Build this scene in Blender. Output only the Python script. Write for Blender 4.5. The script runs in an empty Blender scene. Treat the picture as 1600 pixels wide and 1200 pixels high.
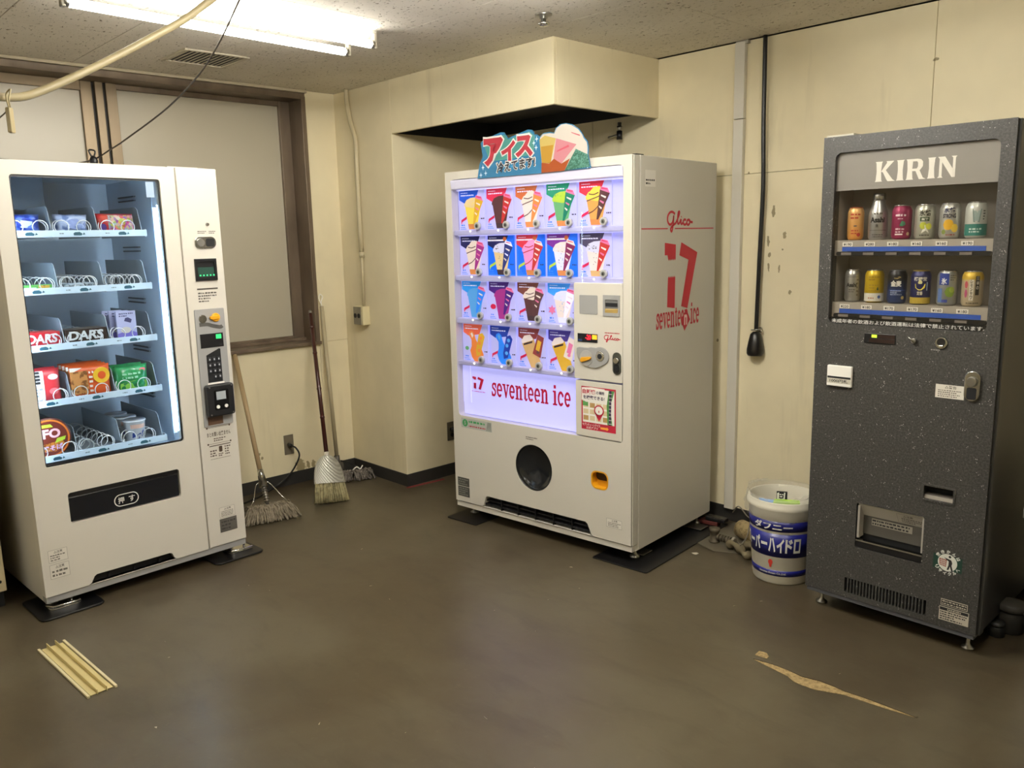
import bpy, bmesh, math, random
from mathutils import Vector, Matrix
R = random.Random(7)
SC = bpy.context.scene
COL = SC.collection
PI = math.pi

# ------------------------------------------------------------------ camera, world, exposure
CAM_H = 1.4926
cd = bpy.data.cameras.new('camera')
cd.sensor_width = 36.0
cd.lens = 1272.87 / 1600 * 36
cd.clip_start = 0.02
cam = bpy.data.objects.new('camera', cd)
COL.objects.link(cam)
cr = Vector((0.69114378, 0.72236854, -0.02244923))
cu_ = Vector((-0.11192843, 0.13767442, 0.98413301))
cf = Vector((-0.71399741, 0.6776647, -0.17600639))
cam.matrix_world = Matrix(((cr.x, cu_.x, -cf.x, 0), (cr.y, cu_.y, -cf.y, 0), (cr.z, cu_.z, -cf.z, CAM_H), (0, 0, 0, 1)))
SC.camera = cam
w = bpy.data.worlds.new('night')
w.use_nodes = True
w.node_tree.nodes['Background'].inputs[0].default_value = (0.02, 0.024, 0.035, 1)
w.node_tree.nodes['Background'].inputs[1].default_value = 0.3
SC.world = w
SC.view_settings.view_transform = 'Standard'
SC.view_settings.look = 'None'
SC.view_settings.gamma = 1.0
SC.view_settings.use_curve_mapping = False
SC.view_settings.exposure = 0.12
TUBE_POWER = 24.0          # the pair over the snack machine, dimmed to even out the light
TUBE_POWER_MID = 128.0     # the pair whose tube end shows, raised to brighten the back wall
TUBE_POWER_SIDE = 44.0     # over the floor at the right
TUBE_POWER_FILL = 30.0     # unseen row added behind the camera as fill
TUBE_COLOR = (1.0, 0.965, 0.885)
LED_COLOR = (0.70, 0.84, 1.0)

# ------------------------------------------------------------------ helpers: materials
def lin(c):
    if isinstance(c, str):
        c = tuple(int(c[i:i + 2], 16) / 255 for i in (0, 2, 4))
    return tuple(x / 12.92 if x <= 0.04045 else ((x + 0.055) / 1.055) ** 2.4 for x in c)

_mats = {}
def M(name, c='808080', rough=0.5, metal=0.0, emis=0.0, alpha=1.0, coat=0.0, spec=0.5):
    if name in _mats:
        return _mats[name]
    m = bpy.data.materials.new(name)
    m.use_nodes = True
    b = m.node_tree.nodes['Principled BSDF']
    l = lin(c)
    b.inputs['Base Color'].default_value = (*l, 1)
    b.inputs['Roughness'].default_value = rough
    b.inputs['Metallic'].default_value = metal
    b.inputs['Specular IOR Level'].default_value = spec
    b.inputs['Coat Weight'].default_value = coat
    b.inputs['Alpha'].default_value = alpha
    if emis:
        b.inputs['Emission Color'].default_value = (*l, 1)
        b.inputs['Emission Strength'].default_value = emis
    _mats[name] = m
    return m

class NT:
    """small node-graph builder on top of a Principled material"""
    def __init__(s, name, **k):
        s.m = M(name, **k)
        s.t = s.m.node_tree
        s.b = s.t.nodes['Principled BSDF']
        s.tc = s.t.nodes.new('ShaderNodeTexCoord')
    def n(s, typ, **k):
        nd = s.t.nodes.new(typ)
        for a, v in k.items():
            if a.startswith('i_'):
                nd.inputs[a[2:].replace('_', ' ')].default_value = v
            else:
                setattr(nd, a, v)
        return nd
    def l(s, a, b):
        s.t.links.new(a, b)
    def coord(s, scale=(1, 1, 1), rot=(0, 0, 0), src='Object'):
        mp = s.n('ShaderNodeMapping')
        mp.inputs['Scale'].default_value = scale
        mp.inputs['Rotation'].default_value = rot
        s.l(s.tc.outputs[src], mp.inputs['Vector'])
        return mp.outputs[0]
    def noise(s, vec, scale, detail=3, rough=0.55, dist=0.0):
        nd = s.n('ShaderNodeTexNoise', i_Scale=scale, i_Detail=detail, i_Roughness=rough, i_Distortion=dist)
        s.l(vec, nd.inputs['Vector'])
        return nd.outputs['Fac']
    def ramp(s, fac, stops):
        nd = s.n('ShaderNodeValToRGB')
        e = nd.color_ramp.elements
        while len(e) < len(stops):
            e.new(0.5)
        for k, (p, c) in enumerate(stops):
            e[k].position = p
            e[k].color = (c, c, c, 1) if not isinstance(c, (tuple, str)) else (*lin(c), 1)
        s.l(fac, nd.inputs[0])
        return nd.outputs[0]
    def mix(s, a, b, fac, mode='MIX'):
        nd = s.n('ShaderNodeMix', data_type='RGBA', blend_type=mode)
        for sock, v in ((nd.inputs[6], a), (nd.inputs[7], b), (nd.inputs[0], fac)):
            if hasattr(v, 'is_linked') or hasattr(v, 'node'):
                s.l(v, sock)
            elif isinstance(v, (int, float)):
                sock.default_value = v
            else:
                sock.default_value = (*lin(v), 1)
        return nd.outputs[2]
    def bump(s, h, strength, dist=0.002):
        nd = s.n('ShaderNodeBump', i_Strength=strength, i_Distance=dist)
        s.l(h, nd.inputs['Height'])
        s.l(nd.outputs[0], s.b.inputs['Normal'])
    def spots(s, base, pts, color, soft=0.004):
        """stains of their own shape: ellipses at object-space points, ragged by noise"""
        for (p, rad) in pts:
            sub = s.n('ShaderNodeVectorMath', operation='SUBTRACT')
            s.l(s.tc.outputs['Object'], sub.inputs[0])
            sub.inputs[1].default_value = p
            dv = s.n('ShaderNodeVectorMath', operation='DIVIDE')
            s.l(sub.outputs[0], dv.inputs[0])
            dv.inputs[1].default_value = rad
            ln = s.n('ShaderNodeVectorMath', operation='LENGTH')
            s.l(dv.outputs[0], ln.inputs[0])
            nz = s.noise(s.tc.outputs['Object'], 60, 2)
            ad = s.n('ShaderNodeMath', operation='ADD')
            s.l(ln.outputs['Value'], ad.inputs[0])
            s.l(nz, ad.inputs[1])
            mask = s.ramp(ad.outputs[0], [(0.0, 0.9), (0.93, 0.8), (1.0, 0.0)])
            base = s.mix(base, color, mask)
        return base
    def color(s, out):
        s.l(out, s.b.inputs['Base Color'])

def wall_mat(name, c, spots=(), dark='8a7a58'):
    n = NT(name, c=c, rough=0.62, spec=0.3)
    v = n.coord()
    a = n.noise(v, 1.6, 4, 0.6)
    col = n.mix(c, tuple(x * 0.92 for x in (int(c[0:2], 16) / 255, int(c[2:4], 16) / 255, int(c[4:6], 16) / 255)), n.ramp(a, [(0.35, 0.0), (0.75, 1.0)]))
    st = n.noise(n.coord((9, 9, 0.9)), 1.0, 4, 0.6)
    col = n.mix(col, dark, n.ramp(st, [(0.60, 0.0), (0.85, 0.28)]))
    if spots:
        col = n.spots(col, spots, '857650')
    n.color(col)
    n.bump(n.noise(v, 90, 3), 0.06, 0.002)
    return n.m

def glass_mat(name, tint='ffffff', refl=0.08, rough=0.02, trans=1.0):
    if name in _mats:
        return _mats[name]
    m = bpy.data.materials.new(name)
    m.use_nodes = True
    t = m.node_tree
    t.nodes.clear()
    o = t.nodes.new('ShaderNodeOutputMaterial')
    mx = t.nodes.new('ShaderNodeMixShader')
    tr = t.nodes.new('ShaderNodeBsdfTransparent')
    gl = t.nodes.new('ShaderNodeBsdfGlossy')
    fr = t.nodes.new('ShaderNodeFresnel')
    fr.inputs[0].default_value = 1.45
    ml = t.nodes.new('ShaderNodeMath')
    ml.operation = 'MULTIPLY_ADD'
    ml.inputs[1].default_value = 0.9
    ml.inputs[2].default_value = refl - 0.035
    tr.inputs[0].default_value = (*lin(tint), 1)
    gl.inputs['Roughness'].default_value = rough
    t.links.new(fr.outputs[0], ml.inputs[0])
    ge = t.nodes.new('ShaderNodeNewGeometry')            # reflect once, on the outer face of the thin pane
    iv = t.nodes.new('ShaderNodeMath')
    iv.operation = 'SUBTRACT'
    iv.inputs[0].default_value = 1.0
    t.links.new(ge.outputs['Backfacing'], iv.inputs[1])
    m2 = t.nodes.new('ShaderNodeMath')
    m2.operation = 'MULTIPLY'
    t.links.new(ml.outputs[0], m2.inputs[0])
    t.links.new(iv.outputs[0], m2.inputs[1])
    t.links.new(m2.outputs[0], mx.inputs[0])
    t.links.new(tr.outputs[0], mx.inputs[1])
    t.links.new(gl.outputs[0], mx.inputs[2])
    t.links.new(mx.outputs[0], o.inputs[0])
    _mats[name] = m
    return m

# ------------------------------------------------------------------ helpers: meshes
class MB:
    def __init__(s):
        s.v, s.f, s.m, s.sm = [], [], [], []
    def add(s, vs, fs, mat=0, smooth=False):
        o = len(s.v)
        s.v += [tuple(p) for p in vs]
        for f in fs:
            s.f.append([i + o for i in f])
            s.m.append(mat)
            s.sm.append(smooth)
        return s
    def box(s, x0, x1, y0, y1, z0, z1, mat=0):
        v = [(x, y, z) for z in (z0, z1) for y in (y0, y1) for x in (x0, x1)]
        return s.add(v, [(0, 2, 3, 1), (4, 5, 7, 6), (0, 1, 5, 4), (2, 6, 7, 3), (0, 4, 6, 2), (1, 3, 7, 5)], mat)
    def prism(s, pts, a0, a1, mat=0, plane='xz'):
        n = len(pts)
        if plane == 'xz':
            v = [(p[0], a0, p[1]) for p in pts] + [(p[0], a1, p[1]) for p in pts]
        elif plane == 'xy':
            v = [(p[0], p[1], a0) for p in pts] + [(p[0], p[1], a1) for p in pts]
        else:
            v = [(a0, p[0], p[1]) for p in pts] + [(a1, p[0], p[1]) for p in pts]
        f = [tuple(range(n)), tuple(range(2 * n - 1, n - 1, -1))]
        f += [(i, n + i, n + (i + 1) % n, (i + 1) % n) for i in range(n)]
        return s.add(v, f, mat)
    def section(s, pts, x0, x1, zt, y0, y1, mat=0):
        n = len(pts)
        s.add([(p[0], y, p[1]) for y in (y0, y1) for p in pts], [tuple(range(n)), tuple(range(n, 2 * n))], mat)
        for i in range(n):
            a, b = pts[i], pts[(i + 1) % n]
            if not ((a[0] == b[0] and a[0] in (x0, x1)) or (a[1] == b[1] == zt)):
                s.add([(a[0], y0, a[1]), (b[0], y0, b[1]), (b[0], y1, b[1]), (a[0], y1, a[1])], [(0, 1, 2, 3)], mat)
        return s
    def grid(s, x0, x1, z0, z1, mp, mat=0, off=0.001, n=10):
        v = [mp(x0 + (x1 - x0) * i / n, z0 + (z1 - z0) * j / n, off) for j in range(n + 1) for i in range(n + 1)]
        return s.add(v, [(j * (n + 1) + i, j * (n + 1) + i + 1, (j + 1) * (n + 1) + i + 1, (j + 1) * (n + 1) + i) for j in range(n) for i in range(n)], mat)
    def plate(s, rect, hole, y0, y1, mat=0, sides=False):
        """front plate (xz) with a loop-shaped hole; rect = x0,x1,z0,z1"""
        x0, x1, z0, z1 = rect
        n = len(hole)
        cx = sum(p[0] for p in hole) / n
        cz = sum(p[1] for p in hole) / n
        out = []
        hx = max(abs(p[0] - cx) for p in hole)
        hz = max(abs(p[1] - cz) for p in hole)
        for p in hole:
            dx, dz = (p[0] - cx) / hx, (p[1] - cz) / hz
            if abs(abs(dx) - abs(dz)) < 0.28:
                out.append((x1 if dx > 0 else x0, z1 if dz > 0 else z0))
            elif abs(dx) > abs(dz):
                out.append((x1 if dx > 0 else x0, p[1]))
            else:
                out.append((p[0], z1 if dz > 0 else z0))
        for y in (y0, y1):
            s.add([(p[0], y, p[1]) for p in hole] + [(p[0], y, p[1]) for p in out],
                  [(i, (i + 1) % n, n + (i + 1) % n, n + i) if out[i] != out[(i + 1) % n] else (i, (i + 1) % n, n + i) for i in range(n)], mat)
        s.add([(p[0], y0, p[1]) for p in hole] + [(p[0], y1, p[1]) for p in hole],
              [(i, (i + 1) % n, n + (i + 1) % n, n + i) for i in range(n)], mat)
        if sides:
            s.shell(x0, x1, y0, y1, z0, z1, mat)
        return s
    def shell(s, x0, x1, y0, y1, z0, z1, mat=0):
        v = [(x, y, z) for z in (z0, z1) for y in (y0, y1) for x in (x0, x1)]
        return s.add(v, [(0, 2, 3, 1), (4, 5, 7, 6), (0, 4, 6, 2), (1, 3, 7, 5)], mat)
    def cyl(s, p0, p1, r0, r1=None, n=16, mat=0, smooth=True):
        r1 = r0 if r1 is None else r1
        p0, p1 = Vector(p0), Vector(p1)
        d = (p1 - p0).normalized()
        a = d.orthogonal().normalized()
        b = d.cross(a)
        v = []
        for p, r in ((p0, r0), (p1, r1)):
            v += [p + (a * math.cos(2 * PI * k / n) + b * math.sin(2 * PI * k / n)) * r for k in range(n)]
        s.add(v, [(k, (k + 1) % n, n + (k + 1) % n, n + k) for k in range(n)], mat, smooth)
        s.add(v, [tuple(range(n - 1, -1, -1)), tuple(range(n, 2 * n))], mat)
        return s
    def tube(s, path, r, n=8, mat=0, closed=False):
        P = [Vector(p) for p in path]
        m = len(P)
        rr = r if isinstance(r, (list, tuple)) else [r] * m
        v, up = [], None
        for k in range(m):
            t = (P[min(k + 1, m - 1)] - P[max(k - 1, 0)]).normalized()
            if up is None:
                up = t.orthogonal().normalized()
            up = (up - t * up.dot(t)).normalized()
            b = t.cross(up)
            v += [P[k] + (up * math.cos(2 * PI * j / n) + b * math.sin(2 * PI * j / n)) * rr[k] for j in range(n)]
        f = [(k * n + j, k * n + (j + 1) % n, (k + 1) * n + (j + 1) % n, (k + 1) * n + j) for k in range(m - 1) for j in range(n)]
        s.add(v, f, mat, True)
        s.add(v, [tuple(range(n - 1, -1, -1)), tuple(range((m - 1) * n, m * n))], mat)
        return s
    def lathe(s, prof, c=(0, 0, 0), n=32, mat=0, wob=None, smooth=True, mats=None):
        v = []
        for k, (r, z) in enumerate(prof):
            for j in range(n):
                a = 2 * PI * j / n
                q = (wob(k, j) if wob else (0, 0))
                v.append((c[0] + (r + q[0]) * math.cos(a), c[1] + (r + q[0]) * math.sin(a), c[2] + z + q[1]))
        for k in range(len(prof) - 1):
            s.add([], [], 0)
        o = len(s.v)
        s.v += v
        for k in range(len(prof) - 1):
            for j in range(n):
                s.f.append([o + k * n + j, o + k * n + (j + 1) % n, o + (k + 1) * n + (j + 1) % n, o + (k + 1) * n + j])
                s.m.append(mats[k] if mats else mat)
                s.sm.append(smooth)
        return s
    def ball(s, c, r, n=12, m=8, mat=0, sq=(1, 1, 1)):
        v, f = [], []
        for i in range(m + 1):
            t = PI * i / m
            for j in range(n):
                a = 2 * PI * j / n
                v.append((c[0] + r * sq[0] * math.sin(t) * math.cos(a), c[1] + r * sq[1] * math.sin(t) * math.sin(a), c[2] + r * sq[2] * math.cos(t)))
        for i in range(m):
            for j in range(n):
                f.append((i * n + j, i * n + (j + 1) % n, (i + 1) * n + (j + 1) % n, (i + 1) * n + j))
        return s.add(v, f, mat, True)
    def flat(s, pts, mp, mat=0, off=0.0):
        return s.add([mp(p[0], p[1], off) for p in pts], [tuple(range(len(pts)))], mat)
    def ribbon(s, pts, wd, mp, mat=0, off=0.0):
        n = len(pts)
        L, Q = [], []
        ww = wd if isinstance(wd, (list, tuple)) else [wd] * n
        for k in range(n):
            a, b = pts[max(k - 1, 0)], pts[min(k + 1, n - 1)]
            dx, dz = b[0] - a[0], b[1] - a[1]
            l = math.hypot(dx, dz) or 1
            L.append((pts[k][0] - dz / l * ww[k] / 2, pts[k][1] + dx / l * ww[k] / 2))
            Q.append((pts[k][0] + dz / l * ww[k] / 2, pts[k][1] - dx / l * ww[k] / 2))
        v = [mp(p[0], p[1], off) for p in L + Q]
        return s.add(v, [(k, k + 1, n + k + 1, n + k) for k in range(n - 1)], mat)
    def build(s, name, mats, parent=None, loc=None, rotz=0, bevel=0, weld=False, seg=2):
        me = bpy.data.meshes.new(name)
        me.from_pydata(s.v, [], s.f)
        if not isinstance(mats, (list, tuple)):
            mats = [mats]
        for m in mats:
            me.materials.append(m)
        me.polygons.foreach_set('material_index', s.m)
        me.polygons.foreach_set('use_smooth', s.sm)
        bm = bmesh.new()
        bm.from_mesh(me)
        if weld or any(s.sm):
            bmesh.ops.remove_doubles(bm, verts=bm.verts, dist=1e-5)
        bmesh.ops.recalc_face_normals(bm, faces=bm.faces)
        bm.to_mesh(me)
        bm.free()
        o = bpy.data.objects.new(name, me)
        COL.objects.link(o)
        if parent:
            o.parent = parent
        if loc:
            o.location = loc
        if rotz:
            o.rotation_euler.z = rotz
        if bevel:
            md = o.modifiers.new('edge', 'BEVEL')
            md.width = bevel
            md.segments = seg
            md.limit_method = 'ANGLE'
            md.angle_limit = math.radians(50)
        return o

def rr(x0, x1, z0, z1, r, n=4):
    out = []
    for cx, cz, a0 in ((x1 - r, z0 + r, -PI / 2), (x1 - r, z1 - r, 0), (x0 + r, z1 - r, PI / 2), (x0 + r, z0 + r, PI)):
        out += [(cx + r * math.cos(a0 + k * PI / 2 / n), cz + r * math.sin(a0 + k * PI / 2 / n)) for k in range(n + 1)]
    return out

def ell(cx, cz, rx, rz=None, n=24, a0=0.0, a1=2 * PI):
    rz = rx if rz is None else rz
    full = abs(a1 - a0 - 2 * PI) < 1e-6
    return [(cx + rx * math.cos(a0 + (a1 - a0) * k / (n if full else n - 1)), cz + rz * math.sin(a0 + (a1 - a0) * k / (n if full else n - 1))) for k in range(n)]

def spline(pts, n=6):
    out = []
    P = [pts[0]] + list(pts) + [pts[-1]]
    d = len(pts[0])
    for i in range(1, len(P) - 2):
        for k in range(n):
            t = k / n
            out.append(tuple(0.5 * (2 * P[i][a] + (P[i + 1][a] - P[i - 1][a]) * t + (2 * P[i - 1][a] - 5 * P[i][a] + 4 * P[i + 1][a] - P[i + 2][a]) * t * t + (3 * P[i][a] - P[i - 1][a] - 3 * P[i + 1][a] + P[i + 2][a]) * t ** 3) for a in range(d)))
    out.append(tuple(pts[-1]))
    return out

def F(y=0.0):                               # front plane of a machine, print offset towards the viewer
    return lambda u, v, o: (u, y - o, v)
def SIDE(x):
    return lambda u, v, o: (x + o, u, v)

def empty(name, label=None, cat=None, loc=(0, 0, 0), rz=0, group=None, kind=None):
    o = bpy.data.objects.new(name, None)
    COL.objects.link(o)
    o.location = loc
    o.rotation_euler.z = rz
    o.empty_display_size = 0.05
    tag(o, label, cat, group, kind)
    return o

def tag(o, label=None, cat=None, group=None, kind=None):
    for k, v in (('label', label), ('category', cat), ('group', group), ('kind', kind)):
        if v:
            o[k] = v
    return o

def struct(o):
    o['kind'] = 'structure'
    return o

_tx = {}
def tmesh(s, bold):
    k = (s, bold)
    if k not in _tx:
        c = bpy.data.curves.new('lettering', 'FONT')
        c.body = s
        c.offset = bold
        c.resolution_u = 3
        o = bpy.data.objects.new('lettering', c)
        me = bpy.data.meshes.new_from_object(o)
        vs = [(v.co.x, v.co.y) for v in me.vertices]
        fs = [tuple(p.vertices) for p in me.polygons]
        xs = [v[0] for v in vs]
        ys = [v[1] for v in vs]
        _tx[k] = (vs, fs, min(xs), max(xs), min(ys), max(ys))
        bpy.data.objects.remove(o)
        bpy.data.curves.remove(c)
        bpy.data.meshes.remove(me)
    return _tx[k]

def put_text(mb, s, x0, x1, z0, z1, mp, mat=0, off=0.0006, bold=0.0, shear=0.0, tilt=0.0, keep=False):
    """write s so that its bounding box fills x0..x1, z0..z1; keep=True: never widen the letters"""
    vs, fs, a, b, c, d = tmesh(s, bold)
    sx, sz = (x1 - x0) / (b - a), (z1 - z0) / (d - c)
    if keep and sx > sz * 1.15:
        x0 += ((x1 - x0) - sz * 1.15 * (b - a)) / 2
        sx = sz * 1.15
    out = []
    for x, y in vs:
        u, v = (x - a) * sx, (y - c) * sz
        u += shear * v
        v += tilt * u
        out.append(mp(x0 + u, z0 + v, off))
    mb.add(out, fs, mat)

def text(s, x0, x1, z0, z1, mp, mat, parent, name='lettering', **k):
    mb = MB()
    put_text(mb, s, x0, x1, z0, z1, mp, **k)
    return mb.build(name, mat, parent)

def fine_print(mb, x0, x1, z0, z1, rows, mp, mat=0, off=0.0007, fill=0.8, rnd=R):
    """print too small to read: rows of short marks"""
    h = (z1 - z0) / rows
    for r in range(rows):
        z = z1 - h * (r + 0.75)
        x = x0
        end = x0 + (x1 - x0) * (rnd.uniform(0.55, 1.0) if r else 1)
        while x < end - h * 0.3:
            wd = min(rnd.uniform(0.35, 1.1) * h, end - x)
            mb.flat([(x, z), (x + wd, z), (x + wd, z + h * 0.5 * rnd.uniform(0.7, 1.15)), (x, z + h * 0.5)], mp, mat, off)
            x += wd + h * rnd.uniform(0.12, 0.3) / fill

# letters with slab serifs ("seventeen ice") in a unit box of x-height 1
def slab(ch):
    A = []
    P = lambda *p: A.append(('p', list(p)))
    B = lambda x0, x1, z0, z1: P((x0, z0), (x1, z0), (x1, z1), (x0, z1))
    Rb = lambda pts, wd: A.append(('r', pts, wd))
    if ch == 'i':
        B(.13, .37, 0, 1); B(0, .5, 0, .12); B(0, .37, .88, 1); B(.12, .38, 1.14, 1.38); return A, .56
    if ch == 'n':
        B(.1, .33, 0, 1); B(0, .42, 0, .12); B(0, .33, .88, 1); B(.55, .78, 0, .72); B(.47, .88, 0, .12)
        Rb(spline([(.31, .74), (.42, .88), (.55, .9), (.65, .8), (.665, .6)], 4), [.1] * 4 + [.2] * 13); return A, .95
    if ch == 'e':
        Rb(ell(.36, .5, .26, .42, 22, .02, 5.55), .19); B(.15, .7, .44, .56); return A, .78
    if ch == 'c':
        Rb(ell(.36, .5, .26, .42, 22, .55, 5.6), .19); P((.5, .62), (.68, .62), (.68, .8), (.55, .86)); return A, .76
    if ch == 'v':
        P((.05, 1), (.28, 1), (.46, .3), (.46, 0), (.34, 0)); P((.62, 1), (.76, 1), (.46, 0), (.36, 0), (.4, .25))
        B(-.04, .36, .88, 1); B(.5, .84, .88, 1); return A, .82
    if ch == 's':
        Rb(spline([(.58, .72), (.52, .88), (.34, .92), (.18, .82), (.18, .66), (.34, .54), (.5, .43), (.52, .24), (.38, .09), (.2, .1), (.1, .28)], 4), .17)
        B(.52, .64, .62, .98); B(.04, .15, .02, .38); return A, .7
    if ch == 't':
        B(.14, .36, .1, 1.2); B(0, .52, .88, 1); Rb(spline([(.25, .2), (.3, .06), (.42, .07), (.5, .2)], 4), .13); return A, .58
    return A, .45

def slab_text(mb, s, x0, x1, z0, z1, mp, mat=0, off=0.0006, shear=0.0, top=1.38, tilt=0.0):
    adv = sum(slab(c)[1] for c in s)
    sx, sz = (x1 - x0) / adv, (z1 - z0) / top
    cx = 0.0
    for c in s:
        A, ad = slab(c)
        q = lambda u, v, o, cx=cx: mp(x0 + (cx + u) * sx + shear * v * sz, z0 + v * sz + tilt * (cx + u) * sx, o)
        for a in A:
            if a[0] == 'p':
                mb.flat(a[1], q, mat, off)
            else:
                mb.ribbon(a[1], a[2], q, mat, off)
        cx += ad

GL = [[(.30, .87), (.20, .97), (.10, .93), (.03, .75), (.03, .52), (.10, .36), (.19, .42), (.24, .62), (.25, .80), (.24, .45), (.215, .16), (.18, .02), (.14, .12), (.2, .28), (.33, .42)],
      [(.33, .42), (.42, .70), (.475, .93), (.45, .99), (.415, .88), (.40, .55), (.42, .40), (.47, .42)],
      [(.47, .42), (.53, .60), (.53, .45), (.56, .38), (.62, .46)],
      [(.73, .58), (.66, .60), (.62, .48), (.655, .36), (.72, .37), (.78, .48)],
      [(.85, .60), (.78, .56), (.765, .42), (.81, .34), (.87, .40), (.88, .55), (.84, .59), (.91, .49), (1.0, .47)]]
def script_logo(mb, x0, x1, z0, z1, mp, mat=0, wd=0.05, off=0.0006):
    q = lambda u, v, o: mp(x0 + u * (x1 - x0), z0 + v * (z1 - z0), o)
    asp = (x1 - x0) / (z1 - z0)
    for st in GL:
        pts = [(u * asp, v) for u, v in spline(st, 6)]
        mb.ribbon(pts, wd * 1.6, lambda u, v, o: q(u / asp, v, o), mat, off)
    mb.flat(ell(.545, .74, .016, .045, 10), q, mat, off)

# ------------------------------------------------------------------ materials
m_white = M('machine_white', 'd2cdc1', 0.32, coat=0.15)
m_white2 = M('machine_side_white', 'c9c5ba', 0.38)
m_chrome = M('chrome', 'c9c9c6', 0.16, 1.0)
m_steel = M('brushed_steel', 'a5a39c', 0.34, 1.0)
m_black = M('black_plastic', '141416', 0.34)
m_rub = M('black_rubber', '0c0c0e', 0.36)
m_dark = M('dark_void', '0b0c0e', 0.7)
m_ink = M('black_ink', '1a1a1c', 0.6)
m_grey = M('grey_plastic', '9a9a98', 0.42)
m_red = M('print_red', 'c01832', 0.5)
m_paper = M('paper_white', 'efece4', 0.6)
m_glass = glass_mat('clear_pane', 'f4f8fa', 0.05)
m_glow_tube = M('tube_glow', (1, 1, 1), 0.4)
bs = m_glow_tube.node_tree.nodes['Principled BSDF']
bs.inputs['Emission Color'].default_value = (*TUBE_COLOR, 1)
bs.inputs['Emission Strength'].default_value = TUBE_POWER
m_tube_mid = M('tube_glow_mid', (1, 1, 1), 0.4)
bs = m_tube_mid.node_tree.nodes['Principled BSDF']
bs.inputs['Emission Color'].default_value = (*TUBE_COLOR, 1)
bs.inputs['Emission Strength'].default_value = TUBE_POWER_MID
m_tube_side = M('tube_glow_side', (1, 1, 1), 0.4)
bs = m_tube_side.node_tree.nodes['Principled BSDF']
bs.inputs['Emission Color'].default_value = (*TUBE_COLOR, 1)
bs.inputs['Emission Strength'].default_value = TUBE_POWER_SIDE
m_tube_fill = M('tube_glow_fill', (1, 1, 1), 0.4)
bs = m_tube_fill.node_tree.nodes['Principled BSDF']
bs.inputs['Emission Color'].default_value = (*TUBE_COLOR, 1)
bs.inputs['Emission Strength'].default_value = TUBE_POWER_FILL
m_led = M('led_glow', (1, 1, 1), 0.4)
bs = m_led.node_tree.nodes['Principled BSDF']
bs.inputs['Emission Color'].default_value = (*LED_COLOR, 1)
bs.inputs['Emission Strength'].default_value = 36.0
m_yel = M('yellow_plastic', 'e2a21c', 0.35)

# ------------------------------------------------------------------ room shell
XW, YA, XP, YB, XS, ZS, H, BB = -4.55, 2.8555, -3.962, 3.655, -2.685, 2.0965, 2.392, 0.0767
X1, Y0 = 1.7, -2.7
spots_back = [((-2.007, 3.655, 1.592), (0.017, .1, 0.053)), ((-1.947, 3.655, 1.48), (0.019, .1, 0.031)), ((-2.032, 3.655, 1.45), (0.015, .1, 0.048)), ((-1.954, 3.655, 1.411), (0.012, .1, 0.014)),
              ((-2.023, 3.655, 1.387), (0.017, .1, 0.026)), ((-2.025, 3.655, 1.33), (0.012, .1, 0.048)), ((-1.97, 3.655, 1.317), (0.011, .1, 0.036)), ((-1.91, 3.655, 1.208), (0.017, .1, 0.022)),
              ((-2.146, 3.655, 1.78), (0.012, .1, 0.014)), ((-1.314, 3.655, 2.168), (0.021, .1, 0.014)), ((-2.3, 3.655, .95), (0.011, .1, 0.017))]
m_wall_r = wall_mat('cream_wall_paint', 'f5e9c6', spots_back)
m_wall = wall_mat('aged_cream_paint', 'e6dab8')
m_wall_w = wall_mat('aged_cream_paint_low', 'e6dab8', [((-4.55, 2.458, .10), (.1, .07, .10)), ((-4.55, 2.512, .1), (.1, .026, .06)), ((-4.55, 2.549, .1), (.1, .03, .05)), ((-4.55, 2.187, .234), (.1, .018, .024)), ((-4.55, 2.205, .206), (.1, .016, .022))], '9a8a62')
m_base = M('vinyl_skirting', '2b2a28', 0.5)

n = NT('floor_vinyl', c='5a5041', rough=0.3, spec=0.42)
v = n.coord()
a = n.noise(v, 0.9, 5, 0.62, 0.4)
col = n.mix('524b3b', '433a2b', n.ramp(a, [(0.40, 0.0), (0.60, 1.0)]))
b2 = n.noise(n.coord((1.0, 2.6, 1)), 3.2, 6, 0.65, 0.6)
col = n.mix(col, '241f15', n.ramp(b2, [(0.50, 0.0), (0.78, 0.42)]))
c2 = n.noise(v, 34, 3, 0.6)
col = n.mix(col, '615943', n.ramp(c2, [(0.62, 0.0), (0.8, 0.3)]))
n.color(col)
rg = n.n('ShaderNodeMapRange')
n.l(n.noise(v, 2.4, 5, 0.6), rg.inputs[0])
rg.inputs[3].default_value = 0.22
rg.inputs[4].default_value = 0.42
n.l(rg.outputs[0], n.b.inputs['Roughness'])
n.bump(n.noise(v, 5.0, 5, 0.6), 0.10, 0.008)
m_floor = n.m

n = NT('mineral_tile', c='e6e0d4', rough=0.85, spec=0.1)
v = n.coord(src='Object')
col = n.mix('e6e0d4', 'd6cfc1', n.ramp(n.noise(v, 2.2, 4), [(0.3, 0.0), (0.75, 1.0)]))
h1 = n.noise(n.coord((1.0, 1.9, 1), (0, 0, .5)), 46, 2, 0.5, 0.9)
h2 = n.ramp(h1, [(0.63, 0.0), (0.70, 1.0)])
col = n.mix(col, '857b68', h2)
n.color(col)
n.bump(n.ramp(h1, [(0.60, 1.0), (0.72, 0.0)]), 0.6, 0.004)
m_tile = n.m

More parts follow.
